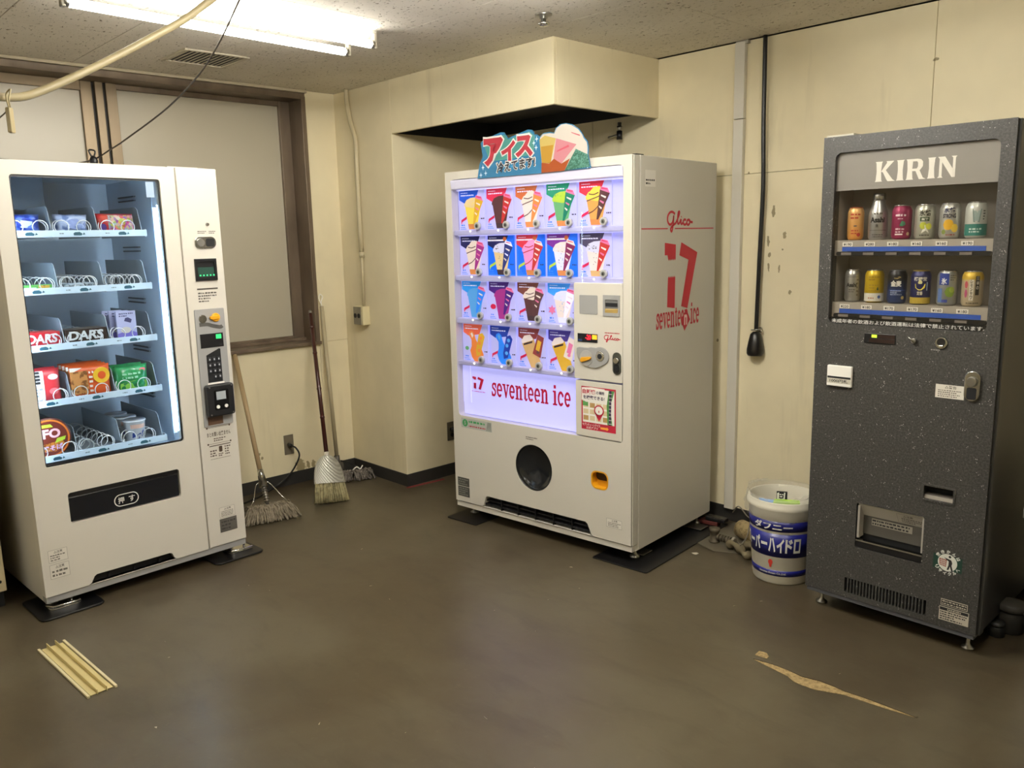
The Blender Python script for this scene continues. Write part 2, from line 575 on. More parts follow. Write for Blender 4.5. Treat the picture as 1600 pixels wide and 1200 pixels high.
struct(MB().box(XW - .3, X1 + .1, Y0 - .1, YB + .1, -.08, 0).build('floor', m_floor))
ceil = struct(MB().box(XW - .3, X1 + .1, Y0 - .1, YB + .1, H + .012, H + .09).build('ceiling', M('ceiling_board', '8f887b', 0.9)))
tiles = []
xs = [-2.94 + .91 * k for k in range(-2, 6)]
ys = [.913 + .4535 * k for k in range(-9, 7)]
for i in range(len(xs) - 1):
    for j in range(len(ys) - 1):
        x0, x1, y0, y1 = max(xs[i], XW), min(xs[i + 1], X1), max(ys[j], Y0), min(ys[j + 1], YB)
        if x1 - x0 < .05 or y1 - y0 < .05:
            continue
        g = .0012
        MB().box(x0 + g, x1 - g, y0 + g, y1 - g, H, H + .012).build('ceiling_tile', m_tile, ceil, bevel=.0012, seg=1)

# window wall (x = XW): parapet under the window, strip right of it, lintel; the opening is glazed
WY1, WZ0, WZ1 = 2.622, .885, 2.352
ww = struct(MB().box(XW - .3, XW - .012, Y0, YA, 0, WZ0 - .012).box(XW - .3, XW - .012, WY1 + .012, YA, WZ0 - .012, H).box(XW - .3, XW, Y0, WY1, WZ1, H).build('wall_left', m_wall_w))
yy = [-2.7, -.99, -.08, .83, 1.74, 2.65, 2.8555]
for k in range(6):
    MB().box(XW - .012, XW, yy[k] + .001, yy[k + 1] - .001, 0, .873).build('wall_panel', m_wall_w, ww, bevel=.001, seg=1)
MB().box(XW - .012, XW, 2.651, YA, .875, H).build('wall_panel', m_wall_w, ww, bevel=.001, seg=1)

m_frame = NT('bronze_aluminium', c='75665a', rough=0.42, metal=0.35)
m_frame.color(m_frame.mix('786958', '615445', m_frame.ramp(m_frame.noise(m_frame.coord((1, 1, .3)), 8, 4), [(0.4, 0.0), (0.7, 1.0)])))
m_frame = m_frame.m
m_fr2 = M('tan_aluminium', '76664e', 0.36, 0.4)
m_fr3 = M('dark_gasket', '221d19', 0.6)
m_pane = NT('frosted_glass', c='b5ae9d', rough=0.35, spec=0.5)
m_pane.color(m_pane.mix('b4ad9a', 'aba38e', m_pane.noise(m_pane.coord(), 0.9, 2)))
m_pane = m_pane.m
D = .16
XG = XW - D
win = struct(empty('window_1'))
# casing lining the opening
MB().box(XG, XW + .012, WY1, WY1 + .028, WZ0 - .012, WZ1 + .006).build('window_jamb', m_frame, win, bevel=.002)
MB().box(XG, XW + .008, -.4, WY1 + .028, WZ1 - .012, 2.3755).build('window_head', m_frame, win, bevel=.002)
MB().box(XG, XW + .028, -.4, WY1 + .028, WZ0 - .022, WZ0 - .002).box(XG, XG + .05, -.4, WY1, WZ0 - .002, WZ0 + .016).build('window_sill', m_frame, win, bevel=.002)
sash = MB()
sash.box(XG - .03, XG + .025, 2.553, WY1, WZ0, WZ1 - .012).box(XG - .03, XG + .02, 1.617, 2.553, WZ0, .914).box(XG - .03, XG + .02, 1.617, 2.553, 2.312, WZ1 - .012)
sash.build('sash_frame', m_frame, win, bevel=.002)
MB().box(XG - .03, XG + .03, 1.563, 1.617, WZ0, WZ1 - .012).build('sash_stile', m_fr2, win, bevel=.002)
MB().box(XG - .02, XG + .012, 1.547, 1.563, WZ0, WZ1 - .012).build('gasket', m_fr3, win)
MB().box(XG - .04, XG + .036, 1.508, 1.547, WZ0, WZ1 - .012).build('mullion', m_fr2, win, bevel=.002)
MB().box(XG - .02, XG + .012, 1.496, 1.508, WZ0, WZ1 - .012).build('gasket', m_fr3, win)
MB().box(XG - .03, XG + .022, 1.441, 1.496, WZ0, WZ1 - .012).build('sash_stile', m_fr2, win, bevel=.002)
MB().box(XG - .03, XG + .022, -.4, 1.441, 2.292, WZ1 - .012).box(XG - .03, XG + .022, -.4, 1.441, WZ0, .93).build('sash_rail', m_fr2, win, bevel=.002)
MB().box(XG - .004, XG + .002, 1.61, 2.56, .9, 2.32).build('window_pane', m_pane, win)
MB().box(XG - .004, XG + .002, -.4, 1.446, .9, 2.32).build('window_pane', m_pane, win)
struct(MB().box(XG - .25, XG - .05, Y0, YA, 0, H).build('wall_outer', M('outer_dark', '1c1b1a', .9)))
# cream curtain rail running under the ceiling
rail = MB().box(XW - .02, XW + .022, Y0, 2.66, 2.3765, 2.392)
struct(rail.build('trim_1', M('cream_rail', 'b5aa90', .5), bevel=.003))

# wall A with the pillar face, and the recess behind the ice machine
wa = struct(MB().box(XW - .02, XP, YA, YB + .1, 0, H).build('wall_back_left', m_wall, bevel=.004))
wb = struct(MB().box(XP, X1 + .1, YB + .010, YB + .12, 0, H).build('wall_back', M('wall_board', '8d8263', .8)))
px_ = [-3.962, -3.14, -2.23, -1.32, -.41, .5, 1.41, 1.7]
for k in range(7):
    for z0, z1 in ((0, 1.775), (1.775, H)):
        MB().box(px_[k] + .001, px_[k + 1] - .001, YB, YB + .010, z0 + .001, z1 - .001).build('wall_panel', m_wall_r, wb, bevel=.001, seg=1)
struct(MB().box(X1, X1 + .1, Y0, YB, 0, H).build('wall_right', m_wall))
struct(MB().box(XW - .3, X1, Y0 - .1, Y0, 0, H).build('wall_front', m_wall))
# soffit box: a boxed-in hood, open below and dark inside
so = MB().box(XP, XS, YA, YA + .02, ZS, H).box(XS - .02, XS, YA + .02, YB, ZS, H)
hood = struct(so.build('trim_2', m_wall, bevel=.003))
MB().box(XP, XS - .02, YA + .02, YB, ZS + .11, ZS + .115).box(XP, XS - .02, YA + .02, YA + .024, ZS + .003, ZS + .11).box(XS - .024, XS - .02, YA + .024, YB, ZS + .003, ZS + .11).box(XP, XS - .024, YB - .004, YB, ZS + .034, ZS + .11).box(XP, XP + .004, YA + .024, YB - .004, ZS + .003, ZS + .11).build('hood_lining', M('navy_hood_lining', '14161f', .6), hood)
# skirting
struct(MB().box(XW, XW + .006, Y0, YA, 0, BB).build('baseboard_left', m_base))
struct(MB().box(XW + .006, XP + .006, YA - .006, YA, 0, BB).build('baseboard_pillar_front', m_base))
struct(MB().box(XP, XP + .006, YA, YB, 0, BB).build('baseboard_pillar_side', m_base))
struct(MB().box(XP + .006, X1, YB - .006, YB, 0, BB).build('baseboard_back', m_base))

# floor wear: torn patch in the vinyl, red tape
flo = bpy.data.objects['floor']
n = NT('bare_screed', c='b39a6c', rough=0.9)
n.color(n.mix('a08a60', '75623f', n.ramp(n.noise(n.coord(), 55, 4, .7), [(0.4, 0.0), (0.65, 1.0)])))
n.bump(n.noise(n.coord(), 90, 3), .5, .004)
m_screed = n.m
crack_px = [(-1.366, 2.449), (-1.299, 2.461), (-1.241, 2.462), (-1.185, 2.456), (-1.132, 2.47), (-1.083, 2.471), (-1.045, 2.467), (-.988, 2.473), (-.916, 2.476), (-.821, 2.476),
            (-.907, 2.461), (-.979, 2.453), (-1.035, 2.447), (-1.089, 2.424), (-1.12, 2.41), (-1.16, 2.407), (-1.195, 2.409), (-1.222, 2.426), (-1.275, 2.434)]
cb = MB().prism(crack_px, 0.0002, .0012, plane='xy')
cb.build('floor_tear', m_screed, flo)
lip = MB()
for k in range(1, 10):
    a, b = crack_px[k - 1], crack_px[k]
    lip.prism([(a[0], a[1] - .001), (b[0], b[1] - .001), (b[0] + .002, b[1] + .007), (a[0] + .002, a[1] + .007)], .0005, .004, plane='xy')
lip.build('lifted_edge', m_floor, flo)
MB().prism([(-1.377, 2.479), (-1.357, 2.481), (-1.334, 2.486), (-1.335, 2.502), (-1.354, 2.519), (-1.381, 2.515)], .0002, .0015, plane='xy').build('floor_tear', m_screed, flo)
MB().prism([(-3.955, 2.835), (-3.935, 2.83), (-3.905, 3.10), (-3.925, 3.11)], .0002, .0012, plane='xy').build('tape_strip', M('red_tape', '7d2a2c', .6), flo)
sc = MB()
for k in range(26):
    x, y = R.uniform(-3.4, -.6), R.uniform(.4, 2.9)
    l, a = R.uniform(.004, .016), R.uniform(0, PI)
    sc.prism([(x, y), (x + l * math.cos(a), y + l * math.sin(a)), (x + l * .4 - l * .3 * math.sin(a), y + l * .3 + l * .3 * math.cos(a))], .0002, .0014, plane='xy')
sc.prism([(-2.085, 3.13), (-2.06, 3.125), (-2.055, 3.145), (-2.07, 3.152)], .0002, .003, plane='xy')
o = tag(sc.build('floor_crumbs', M('crumb', 'b9b1a0', .8), flo), kind='stuff')

# ------------------------------------------------------------------ snack machine (local: x right, y into the machine, z up)
def frame_of(o):
    return Matrix.Translation(o.location) @ Matrix.Rotation(o.rotation_euler.z, 4, 'Z')
SN = empty('snack_vending_machine', 'white snack vending machine with lit glass front and spiral shelves by the window', 'vending machine', (-3.6136, .7639, 0), math.radians(92.94))
SM = frame_of(SN)
W = .897
cab = MB().box(.003, .03, .05, .8, .05, 1.83).box(.665, W - .003, .05, .8, .05, 1.83).box(.03, .665, .05, .8, .05, .575).box(.03, .665, .05, .8, 1.80, 1.83).box(.03, .665, .66, .8, .575, 1.80)
cab.build('cabinet', m_white2, SN)
m_int = M('interior_grey', 'c6d3df', 0.45)
li = MB()
li.box(.03, .036, .05, .655, .575, 1.80).box(.659, .665, .05, .655, .575, 1.80).box(.036, .659, .649, .655, .575, 1.80).box(.036, .659, .05, .649, .575, .58).box(.036, .659, .05, .649, 1.794, 1.80)
for z in (1.70, 1.47, 1.23, 1.0, .78):
    for k in range(2):
        li.box(.650, .659, .32, .50, z + k * .018, z + k * .018 + .006, 1)
li.box(.04, .30, .40, .64, 1.66, 1.794, 2).box(.655, .659, .15, .154, .6, 1.79, 2)
li.build('interior_liner', [m_int, M('louvre_shadow', '3c444c', .6), M('evaporator_box', '7f91a2', .4)], SN)
door = MB()
door.plate((.0, .7015, .545, 1.83), rr(.060, .636, .619, 1.776, .012), 0, .046)
door.plate((.0, .7015, .32, .545), rr(.128, .598, .366, .497, .012), 0, .046)
door.section([(0, .08), (.168, .08), (.180, .088), (.194, .113), (.204, .119), (.520, .117), (.530, .112), (.540, .088), (.552, .08), (.7015, .08), (.7015, .32), (0, .32)], 0, .7015, .32, 0, .046)
door.shell(0, .7015, 0, .046, .08, 1.83)
door.build('front_door', m_white, SN, bevel=.003, weld=False)
MB().box(.17, .55, .03, .05, .075, .13).build('vent_backing', m_dark, SN)
for k in range(3):
    MB().box(.255 + k * .11, .262 + k * .11, .02, .03, .08, .10).build('vent_rib', m_dark, SN)
MB().box(.002, W - .002, .006, .05, .05, .08).build('base_rail', m_grey, SN, bevel=.002)
MB().box(.7015, .7095, .012, .046, .08, 1.83).build('door_seam_strip', m_white2, SN)
cp = MB().box(.7095, W, 0, .046, .08, 1.83)
cp.build('coin_panel', m_white, SN, bevel=.004)
MB().prism(rr(.056, .640, .615, 1.78, .014), .014, .018).build('glass_pane', m_glass, SN)
MB().plate((.052, .644, .611, 1.784), rr(.066, .630, .627, 1.768, .01), .010, .014).build('glass_border', m_black, SN)
# LED strip along the right edge of the opening, plus an unseen one added at left for even light
for x in (.636, .046):
    s_ = MB().box(x, x + .012, .05, .055, .66, 1.67)
    for k in range(44):
        s_.box(x + .001, x + .011, .043, .05, .668 + k * .0228, .680 + k * .0228)
    s_.build('led_strip', m_led, SN)
MB().box(.618, .634, .06, .075, .65, 1.66).build('led_cover', M('pale_blue_plastic', 'b9d2ea', .3), SN)
# shelves
SH = [1.565, 1.335, 1.105, .875, .642]
m_tray = M('tray_grey', 'b4bcc4', 0.4, .3)
m_strip = M('strip_pale_blue', 'cfe2f3', .4)
m_tag = M('tag_teal', '23586a', .5)
m_div = M('divider_grey', '98a4ac', .4)
m_coil = M('coil_steel', 'e4e6e8', .3, .6)
def coil(cx, z, turns, y0, y1, r, flip):
    P = [(cx + r * math.cos(2 * PI * k / 14 * flip - PI / 2), y0 - .004 + .004 * k / 14, z + r + .004 + r * math.sin(2 * PI * k / 14 * flip - PI / 2)) for k in range(14)]
    for k in range(turns * 14 + 1):
        a = 2 * PI * k / 14 * flip - PI / 2
        P.append((cx + r * math.cos(a), y0 + (y1 - y0) * k / (turns * 14), z + r + .004 + r * math.sin(a)))
    return MB().tube(P, .0022, 5)
coil_me = {}
for si, z in enumerate(SH):
    sh = MB().box(.04, .60, .105, .60, z - .022, z - .018)
    for x in (.04, .223, .405, .596):
        sh.box(x, x + .004, .105, .60, z - .03, z + .004)
    tray = sh.build('shelf_tray', m_tray, SN)
    st = MB().box(.04, .60, .094, .104, z - .026, z + .001)
    for k in range(3):
        x = .065 + .18 * k
        mp = F(.094)
        st.flat([(x + .055, z - .02), (x + .085, z - .02), (x + .088, z - .013), (x + .078, z - .006), (x + .06, z - .007), (x + .053, z - .012)], mp, 1, .0006)
        st.flat([(x + .088, z - .018), (x + .10, z - .016), (x + .094, z - .008)], mp, 1, .0006)
        fine_print(st, x + .0, x + .02, z - .016, z - .008, 1, mp, 2)
    st.build('price_strip', [m_strip, m_tag, M('tag_grey', '6d7c8a', .5)], tray)
    for x in (.224, .405, .588):
        MB().prism([(.115, z - .018), (.57, z - .018), (.57, z + .10), (.17, z + .10), (.15, z + .09)], x, x + .003, plane='yz').build('divider', m_div, tray)
    for c in range(3):
        if si == 4 and c == 0:
            cs = [(.075, .03), (.19, .03)]
        elif si == 1 and c == 2:
            cs = [(.46, .026), (.535, .026)]
        else:
            cs = [(.08 + .18 * c + (.01 if c == 0 else 0), .028), (.165 + .18 * c + (.015 if c == 0 else 0), .028)]
        for q, (cx, r) in enumerate(cs):
            coil(cx, z - .018, 7 if (si, c) in ((1, 2), (1, 1), (4, 1)) else 5, .108, .54, r, 1 if q else -1).build('coil', m_coil, tray)
# dispenser flap
MB().box(.12, .606, .047, .10, .36, .503).build('hatch_recess', m_dark, SN)
fl = MB().box(.131, .595, .012, .018, .369, .474)
flap = fl.build('push_flap', M('flap_blue_black', '10131a', .22), SN, bevel=.003)
MB().box(.131, .595, .008, .016, .475, .494).build('flap_hood', m_black, SN, bevel=.003)
mb = MB()
o_, i_ = rr(.310, .414, .384, .438, .026, 6), rr(.3135, .4105, .3875, .4345, .0235, 6)
mb.add([F(.0115)(p[0], p[1], 0) for p in o_ + i_], [(k, (k + 1) % len(o_), len(o_) + (k + 1) % len(o_), len(o_) + k) for k in range(len(o_))])
put_text(mb, '押', .326, .352, .397, .425, F(.0115), bold=.012)
put_text(mb, 'す', .372, .398, .397, .425, F(.0115), bold=.012)
mb.build('lettering', M('flap_print', 'd8d6cf', .5), flap)
# lock, slots, readers on the coin panel
MB().cyl((.834, .0, 1.585), (.834, -.008, 1.585), .008, .006).build('lock_screw', m_chrome, SN)
lk = MB().prism(rr(.766, .867, 1.478, 1.531, .024, 6), -.006, 0).build('lock_plate', m_chrome, SN, bevel=.002)
MB().cyl((.792, -.006, 1.505), (.792, -.014, 1.505), .019, .017, 20).build('lock_barrel', m_steel, lk)
MB().prism(rr(.818, .858, 1.487, 1.522, .008), -.0075, -.006).build('lock_handle_recess', m_dark, lk)
bv = MB().plate((.757, .859, 1.335, 1.433), rr(.768, .848, 1.352, 1.42, .006), -.008, 0, sides=True).box(.765, .851, -.001, .0, 1.345, 1.425)
bz = bv.build('bill_slot_bezel', m_black, SN, bevel=.002)
MB().prism([(-.004, 1.352), (-.0015, 1.352), (-.0015, 1.395), (-.003, 1.395)], .77, .846, plane='yz').build('bill_mouth', M('bill_mouth_green', '2c4a40', .25), bz)
gd = MB()
for k in range(5):
    gd.box(.776 + k * .016, .782 + k * .016, -.006, -.004, 1.356, 1.362)
gd.build('guide_lights', M('green_led', '3ad07e', .4, emis=.9), bz)
mb = MB()
fine_print(mb, .785, .825, 1.543, 1.558, 2, F())
fine_print(mb, .838, .872, 1.543, 1.558, 2, F())
fine_print(mb, .762, .855, 1.236, 1.285, 4, F())
mb.flat([(.759, 1.294), (.858, 1.294), (.858, 1.301), (.759, 1.301)], F(), 0, .0006)
mb.build('instruction_print', M('print_dark', '4b463f', .6), SN)
gp = MB().prism(rr(.734, .877, .662, 1.207, .006), -.006, 0).build('payment_panel', m_grey, SN, bevel=.002)
MB().cyl((.770, -.006, 1.163), (.770, -.010, 1.163), .019, .018, 24).box(.768, .772, -.011, -.010, 1.152, 1.175).build('coin_slot', m_chrome, gp)
MB().cyl((.832, -.006, 1.166), (.832, -.014, 1.166), .021, .019, 24).prism([(.80, 1.160), (.815, 1.157), (.84, 1.158), (.848, 1.166), (.84, 1.175), (.815, 1.176), (.80, 1.172)], -.022, -.012).build('return_lever', m_yel, gp, bevel=.002)
mb = MB()
mb.ribbon(spline([(.752, 1.137), (.79, 1.137), (.815, 1.128), (.85, 1.120), (.862, 1.125)], 4), .017, F(-.006), 0, .0006)
mb.build('price_guide_band', M('band_dark', '55534f', .5), gp)
dsp = MB().box(.750, .860, -.009, -.006, 1.030, 1.094).build('display_window', m_black, gp, bevel=.001)
MB().box(.825, .850, -.0097, -.009, 1.068, 1.088).build('display_digits', M('display_green', '2fdc6a', .4, emis=1.2), dsp)
MB().prism([(.772, .868), (.842, .868), (.842, 1.02), (.835, 1.022), (.772, .995)], -.0066, -.006).build('keypad_recess', m_dark, gp)
kp = MB()
for r_ in range(4):
    for c_ in range(3):
        if r_ == 3 and c_ == 0:
            continue
        x, z = .785 + c_ * .022, .975 - r_ * .027
        kb = MB().prism(rr(x - .009, x + .009, z - .010, z + .010, .004), -.0105, -.0066)
        kb.flat(ell(x, z, .0035, .005, 8), F(-.0105), 1, .0004)
        kb.build('key', [M('key_black', '26282c', .3), M('key_print', 'b5b8bc', .5)], gp, bevel=.0015)
MB().box(.768, .848, -.008, -.006, .852, .866).build('keypad_sill', m_paper, gp)
rd = MB().prism(rr(.745, .876, .712, .860, .012), -.040, -.006).build('card_reader', M('reader_black', '17181b', .38), SN, bevel=.006)
MB().prism(rr(.776, .846, .742, .835, .006), -.042, -.040).build('reader_face', M('reader_face_black', '0f1012', .2), rd)
MB().box(.786, .832, -.0428, -.042, .79, .828).build('reader_screen', M('reader_grey', '9aa0a2', .3, emis=.15), rd)
for x in (.790, .830):
    MB().cyl((x, -.042, .757), (x, -.046, .757), .0085, .008, 16).build('reader_button', m_paper, rd)
for x, z in ((.757, .85), (.864, .85), (.757, .722), (.864, .722)):
    MB().cyl((x, -.040, z), (x, -.0415, z), .0035, n=10).build('reader_screw', m_steel, rd)
MB().box(.752, .826, -.0068, -.006, .669, .708).build('picture_sticker', M('picture_brown', '5b4433', .4), gp)
# stickers
mb = MB()
mp = F()
put_text(mb, 'まとめ買い出来ません', .744, .86, .612, .634, mp, bold=.02)
fine_print(mb, .775, .835, .586, .606, 2, mp)
for x, z in ((.746, .655), (.857, .655), (.746, .578), (.857, .578)):
    mb.flat(ell(x, z, .0045, n=10), mp, 0, .0006)
for z in (.655, .578, .505):
    mb.flat([(.752, z - .0008), (.851, z - .0008), (.851, z + .0008), (.752, z + .0008)], mp, 0, .0006)
mb.flat([(.75, .566), (.855, .566), (.855, .57), (.75, .57)], mp, 0, .0006)
fine_print(mb, .825, .858, .515, .562, 4, mp)
fine_print(mb, .752, .785, .515, .55, 3, mp)
mb.flat(rr(.796, .813, .534, .562, .005), mp, 0, .0006)
fine_print(mb, .792, .818, .512, .53, 2, mp)
mb.build('notice_print', M('print_brown', '4a3a2c', .6), SN)
def warn(x0, x1, z0, z1, title, rows, mp, par, paper=None, ink=None, o0=0.0):
    mb = MB()
    mb.flat([(x0, z0), (x1, z0), (x1, z1), (x0, z1)], mp, 0, .0004 + o0)
    t = (x1 - x0) * .012
    for a, b, c, d in ((x0, x1, z0, z0 + t), (x0, x1, z1 - t, z1), (x0, x0 + t, z0, z1), (x1 - t, x1, z0, z1)):
        mb.flat([(a, c), (b, c), (b, d), (a, d)], mp, 1, .0008 + o0)
    hh = (z1 - z0)
    put_text(mb, title, x0 + (x1 - x0) * .3, x0 + (x1 - x0) * .75, z1 - hh * .3, z1 - hh * .08, mp, 1, .0008 + o0, bold=.02, keep=True)
    fine_print(mb, x0 + (x1 - x0) * .1, x1 - (x1 - x0) * .08, z0 + hh * .08, z1 - hh * .36, rows, mp, 1, .0008 + o0)
    return mb.build('warning_label', [paper or m_paper, ink or M('print_grey', '6a655c', .6)], par)
lab_p = M('label_cream', 'd9d4c8', .5)
warn(.027, .100, .222, .274, '△注意', 3, mp, SN, lab_p)
warn(.027, .101, .152, .212, '△注意', 2, mp, SN, lab_p)
warn(.771, .848, .214, .264, '△注意', 4, mp, SN, lab_p)
pl = MB().box(.768, .854, -.0012, 0, .142, .208)
fine_print(pl, .776, .846, .150, .200, 3, F(-.0012), 1)
pl.build('rating_plate', [M('plate_grey', '77746e', .35, .5), M('plate_print', '4a4743', .6)], SN)
MB().box(.578, .612, .0095, .0099, 1.70, 1.765).build('glass_sticker', M('sticker_pale', 'a9c0d8', .5, alpha=.8), SN)
MB().box(.72, .86, .1, .3, 1.83, 1.842).box(.05, .2, .3, .5, 1.83, 1.84).build('top_hinge_plate', m_white2, SN)
def foot(par, x, y, zt, z0=.006, r=.024):
    MB().lathe([(.001, z0), (r, z0), (r, z0 + .004), (r * .45, z0 + .012), (r * .32, z0 + .02), (r * .3, zt), (.001, zt)], (x, y, 0), 16).build('foot', m_steel, par)
for x, y in ((.05, .10), (.85, .10), (.05, .72), (.85, .72)):
    foot(SN, x, y, .05, .010)
for x in (.05, .85):
    br = MB().prism(rr(x - .035, x + .09, -.035 + .05, .06 + .05, .02), .010, .016, plane='xy')
    br.tube([(x - .035, .062, .02), (x - .02, .03, .022), (x + .03, .022, .022), (x + .085, .022, .022)], .005, 8)
    br.tube([(x + .06, .06, .01), (x + .06, .06, .05)], .006, 8)
    br.build('foot_bracket', m_chrome, SN, bevel=.002)

def pad(loc, rz, sx, sy, label, group, r=.03):
    o = MB().prism(rr(-sx / 2, sx / 2, -sy / 2, sy / 2, r), 0.0, .010, plane='xy').build('rubber_pad', m_rub, None, (*loc, 0.0), rz, bevel=.004)
    return tag(o, label, 'pad', None if not group else group)
def wl(M_, x, y):
    p = M_ @ Vector((x, y, 0))
    return (p.x, p.y)
pad(wl(SM, .085, .085), math.radians(92.94), .25, .28, 'black rubber pad under the left front foot of the snack machine', 'rubber pads under machine feet')
pad(wl(SM, .84, .085), math.radians(92.94), .25, .26, 'black rubber pad under the snack machine corner nearest the string mop', 'rubber pads under machine feet')

# products on the shelves: each its own thing
def place(o, lx, ly, z, rz=0):
    p = SM @ Vector((lx, ly, z))
    o.location = p
    o.rotation_euler.z = math.radians(92.94) + rz
    return o
def copy_thing(o):
    c = o.copy()
    COL.objects.link(c)
    for ch in o.children:
        d = ch.copy()
        COL.objects.link(d)
        d.parent = c
    return c
def pillow(wd, hh, dp, nx=12, nz=8, crimp=.006, rnd=.0):
    """a filled film pack: seams flat at both ends, belly in between; stands on z=0, front at -y"""
    mb = MB()
    fr, bk = [], []
    for j in range(nz + 1):
        for i in range(nx + 1):
            u, t = i / nx, j / nz
            b = (max(0, 1 - (2 * u - 1) ** 4) * max(0, 1 - (2 * t - 1) ** 4)) ** .6 * dp / 2
            b *= 1 + rnd * math.sin(9 * u + 5 * t) * math.cos(7 * t - 3 * u)
            x = (u - .5) * wd * (1 - .04 * math.sin(PI * t))
            z = t * hh + .004 * rnd * math.sin(12 * u)
            fr.append((x, -b, z))
            bk.append((x, b, z))
    N = (nx + 1) * (nz + 1)
    fs = []
    for j in range(nz):
        for i in range(nx):
            a = j * (nx + 1) + i
            fs.append((a, a + 1, a + nx + 2, a + nx + 1))
    mb.add(fr, fs, 0, True)
    mb.add(bk, [tuple(reversed(f)) for f in fs], 0, True)
    return mb
def bulge(wd, hh, dp):
    def mp(u, v, o):
        a, t = u / wd + .5, v / hh
        b = (max(0, 1 - (2 * a - 1) ** 4) * max(0, 1 - (2 * t - 1) ** 4)) ** .6 * dp / 2
        return (u, -b - o, v)
    return mp
def film(name, c, c2, scale=40, rough=.28, thr=(.5, .6)):
    n = NT(name, c=c, rough=rough, coat=.2)
    n.color(n.mix(c, c2, n.ramp(n.noise(n.coord(), scale, 2), [(thr[0], 0.0), (thr[1], 1.0)])))
    return n.m

zt = lambda k: SH[k] - .0175
# shelf 1
o = pillow(.125, .085, .075, rnd=.25).build('snack_bag', film('blue_film', '1d3a9c', '5b78d0', 30))
MB().flat([(-.02, .03), (.02, .03), (.025, .055), (-.018, .06)], bulge(.125, .085, .075), 0, .002).build('bag_print', M('pale_print', 'c9d6f0', .4), o)
tag(place(o, .135, .165, zt(0)), 'shiny dark blue snack bag on top shelf of the snack machine', 'snack')
o = pillow(.135, .085, .08, rnd=.25).build('snack_bag', film('pale_film', 'b9c6e6', '6f86bd', 26))
mb = MB()
mb.flat(ell(.01, .045, .04, .022, 20), bulge(.135, .085, .08), 0, .002)
o2 = mb.build('bag_print', M('lilac_print', '8e9fd6', .4), o)
tag(place(o, .315, .17, zt(0)), 'pale blue crinkled snack bag in the middle of the top snack shelf', 'snack')
n = NT('candy_mix', c='d05a2a', rough=.3, coat=.2)
vo = n.n('ShaderNodeTexVoronoi', i_Scale=85.0)
n.l(n.coord(), vo.inputs['Vector'])
hs = n.n('ShaderNodeHueSaturation', i_Saturation=1.1, i_Value=.85)
n.l(vo.outputs['Color'], hs.inputs['Color'])
n.color(n.mix(hs.outputs[0], 'c8502a', .45))
o = pillow(.158, .088, .05, rnd=.15).build('snack_bag', film('red_film', 'c22430', 'e0503a', 20))
MB().grid(-.035, .075, .004, .082, bulge(.158, .088, .05), 0, .004, 14).build('candy_print', n.m, o)
MB().flat(ell(-.055, .03, .012, .016, 12), bulge(.16, .088, .05), 0, .003).build('bag_print', M('purple_print', '4a2a7a', .4), o)
tag(place(o, .487, .15, zt(0)), 'red candy bag with a many-coloured print on the top shelf', 'snack')
# shelf 2
o = MB().box(-.06, .06, -.008, .03, 0, .032).build('candy_stick', M('green_wrap', '5fae54', .35), bevel=.003)
MB().box(.008, .05, -.0086, -.008, .003, .029).build('fruit_print', film('fruit_print', 'd9b04a', '8a4a2a', 60), o)
MB().box(-.058, .0, -.0086, -.008, .012, .022).build('wrap_band', M('pale_green', 'cfe8c4', .4), o)
tag(place(o, .145, .135, zt(1)), 'flat green candy stick pack on the second snack shelf', 'snack')
o = pillow(.14, .032, .05, rnd=.3).build('foil_pack', film('silver_film', 'a9b4bc', '55606a', 40))
tag(place(o, .307, .14, zt(1) + .001), 'silver foil pack lying alone on the second snack shelf', 'snack')
# shelf 3
def dars(c, c2, label, lx, wd, cnt, grp):
    for k in range(cnt):
        o = MB().box(-wd / 2, wd / 2, -.010, .010, 0, .068).build('chocolate_box', M('choc_' + c, c, .35, coat=.2), bevel=.0015)
        mb = MB()
        put_text(mb, 'DARS', -wd * .44, wd * .40, .022, .060, F(-.010), bold=.035, shear=.12)
        mb.build('lettering', M('silver_print', 'dfe2e4', .35), o)
        mb = MB()
        mb.flat([(-wd * .45, .006), (-wd * .1, .004), (wd * .3, .005), (wd * .2, .015), (-wd * .3, .016)], F(-.010), 0, .0005)
        mb.build('chocolate_print', M('choc_p' + c2, c2, .4), o)
        tag(place(o, lx, .138 + k * .034, zt(2)), label[0] if k == 0 else label[1 if k == 1 else 2], 'chocolate')
dars('b81a28', 'e2d8d4', ['red chocolate box at the front of the third snack shelf', 'red chocolate box second in its row on third shelf', 'rearmost red chocolate box on third shelf'], .145, .135, 3, 'r')
dars('2b1a18', '7a5a44', ['black chocolate box at the front, centre of the third snack shelf', 'black chocolate box second in its row on third shelf', 'rearmost black chocolate box on third shelf'], .316, .165, 3, 'b')
for k, lb in enumerate(['lilac card pack with a purple print at the third shelf front', 'lilac card pack just behind the front one on third shelf', 'rearmost lilac card pack on the third shelf']):
    o = MB().box(-.042, .042, -.006, .006, 0, .128).build('card_pack', M('lilac_pack', 'bcbce0', .3, coat=.2), bevel=.001)
    mb = MB()
    mb.flat([(-.042, .002), (.042, .002), (.042, .03), (.01, .045), (-.042, .03)], F(-.006), 0, .0004)
    mb.flat([(-.01, .085), (.018, .075), (.024, .09), (.008, .1), (-.004, .098)], F(-.006), 1, .0005)
    mb.flat(ell(-.005, .045, .022, .014, 12), F(-.006), 2, .0006)
    fine_print(mb, -.03, .03, .102, .122, 2, F(-.006), 1)
    mb.build('pack_print', [M('violet_print', '7a70c8', .4), M('navy_print', '3a3a6a', .4), M('cream_print', 'd8cfc2', .4)], o)
    tag(place(o, .488 - k * .012, .14 + k * .045, zt(2)), lb, 'card pack')
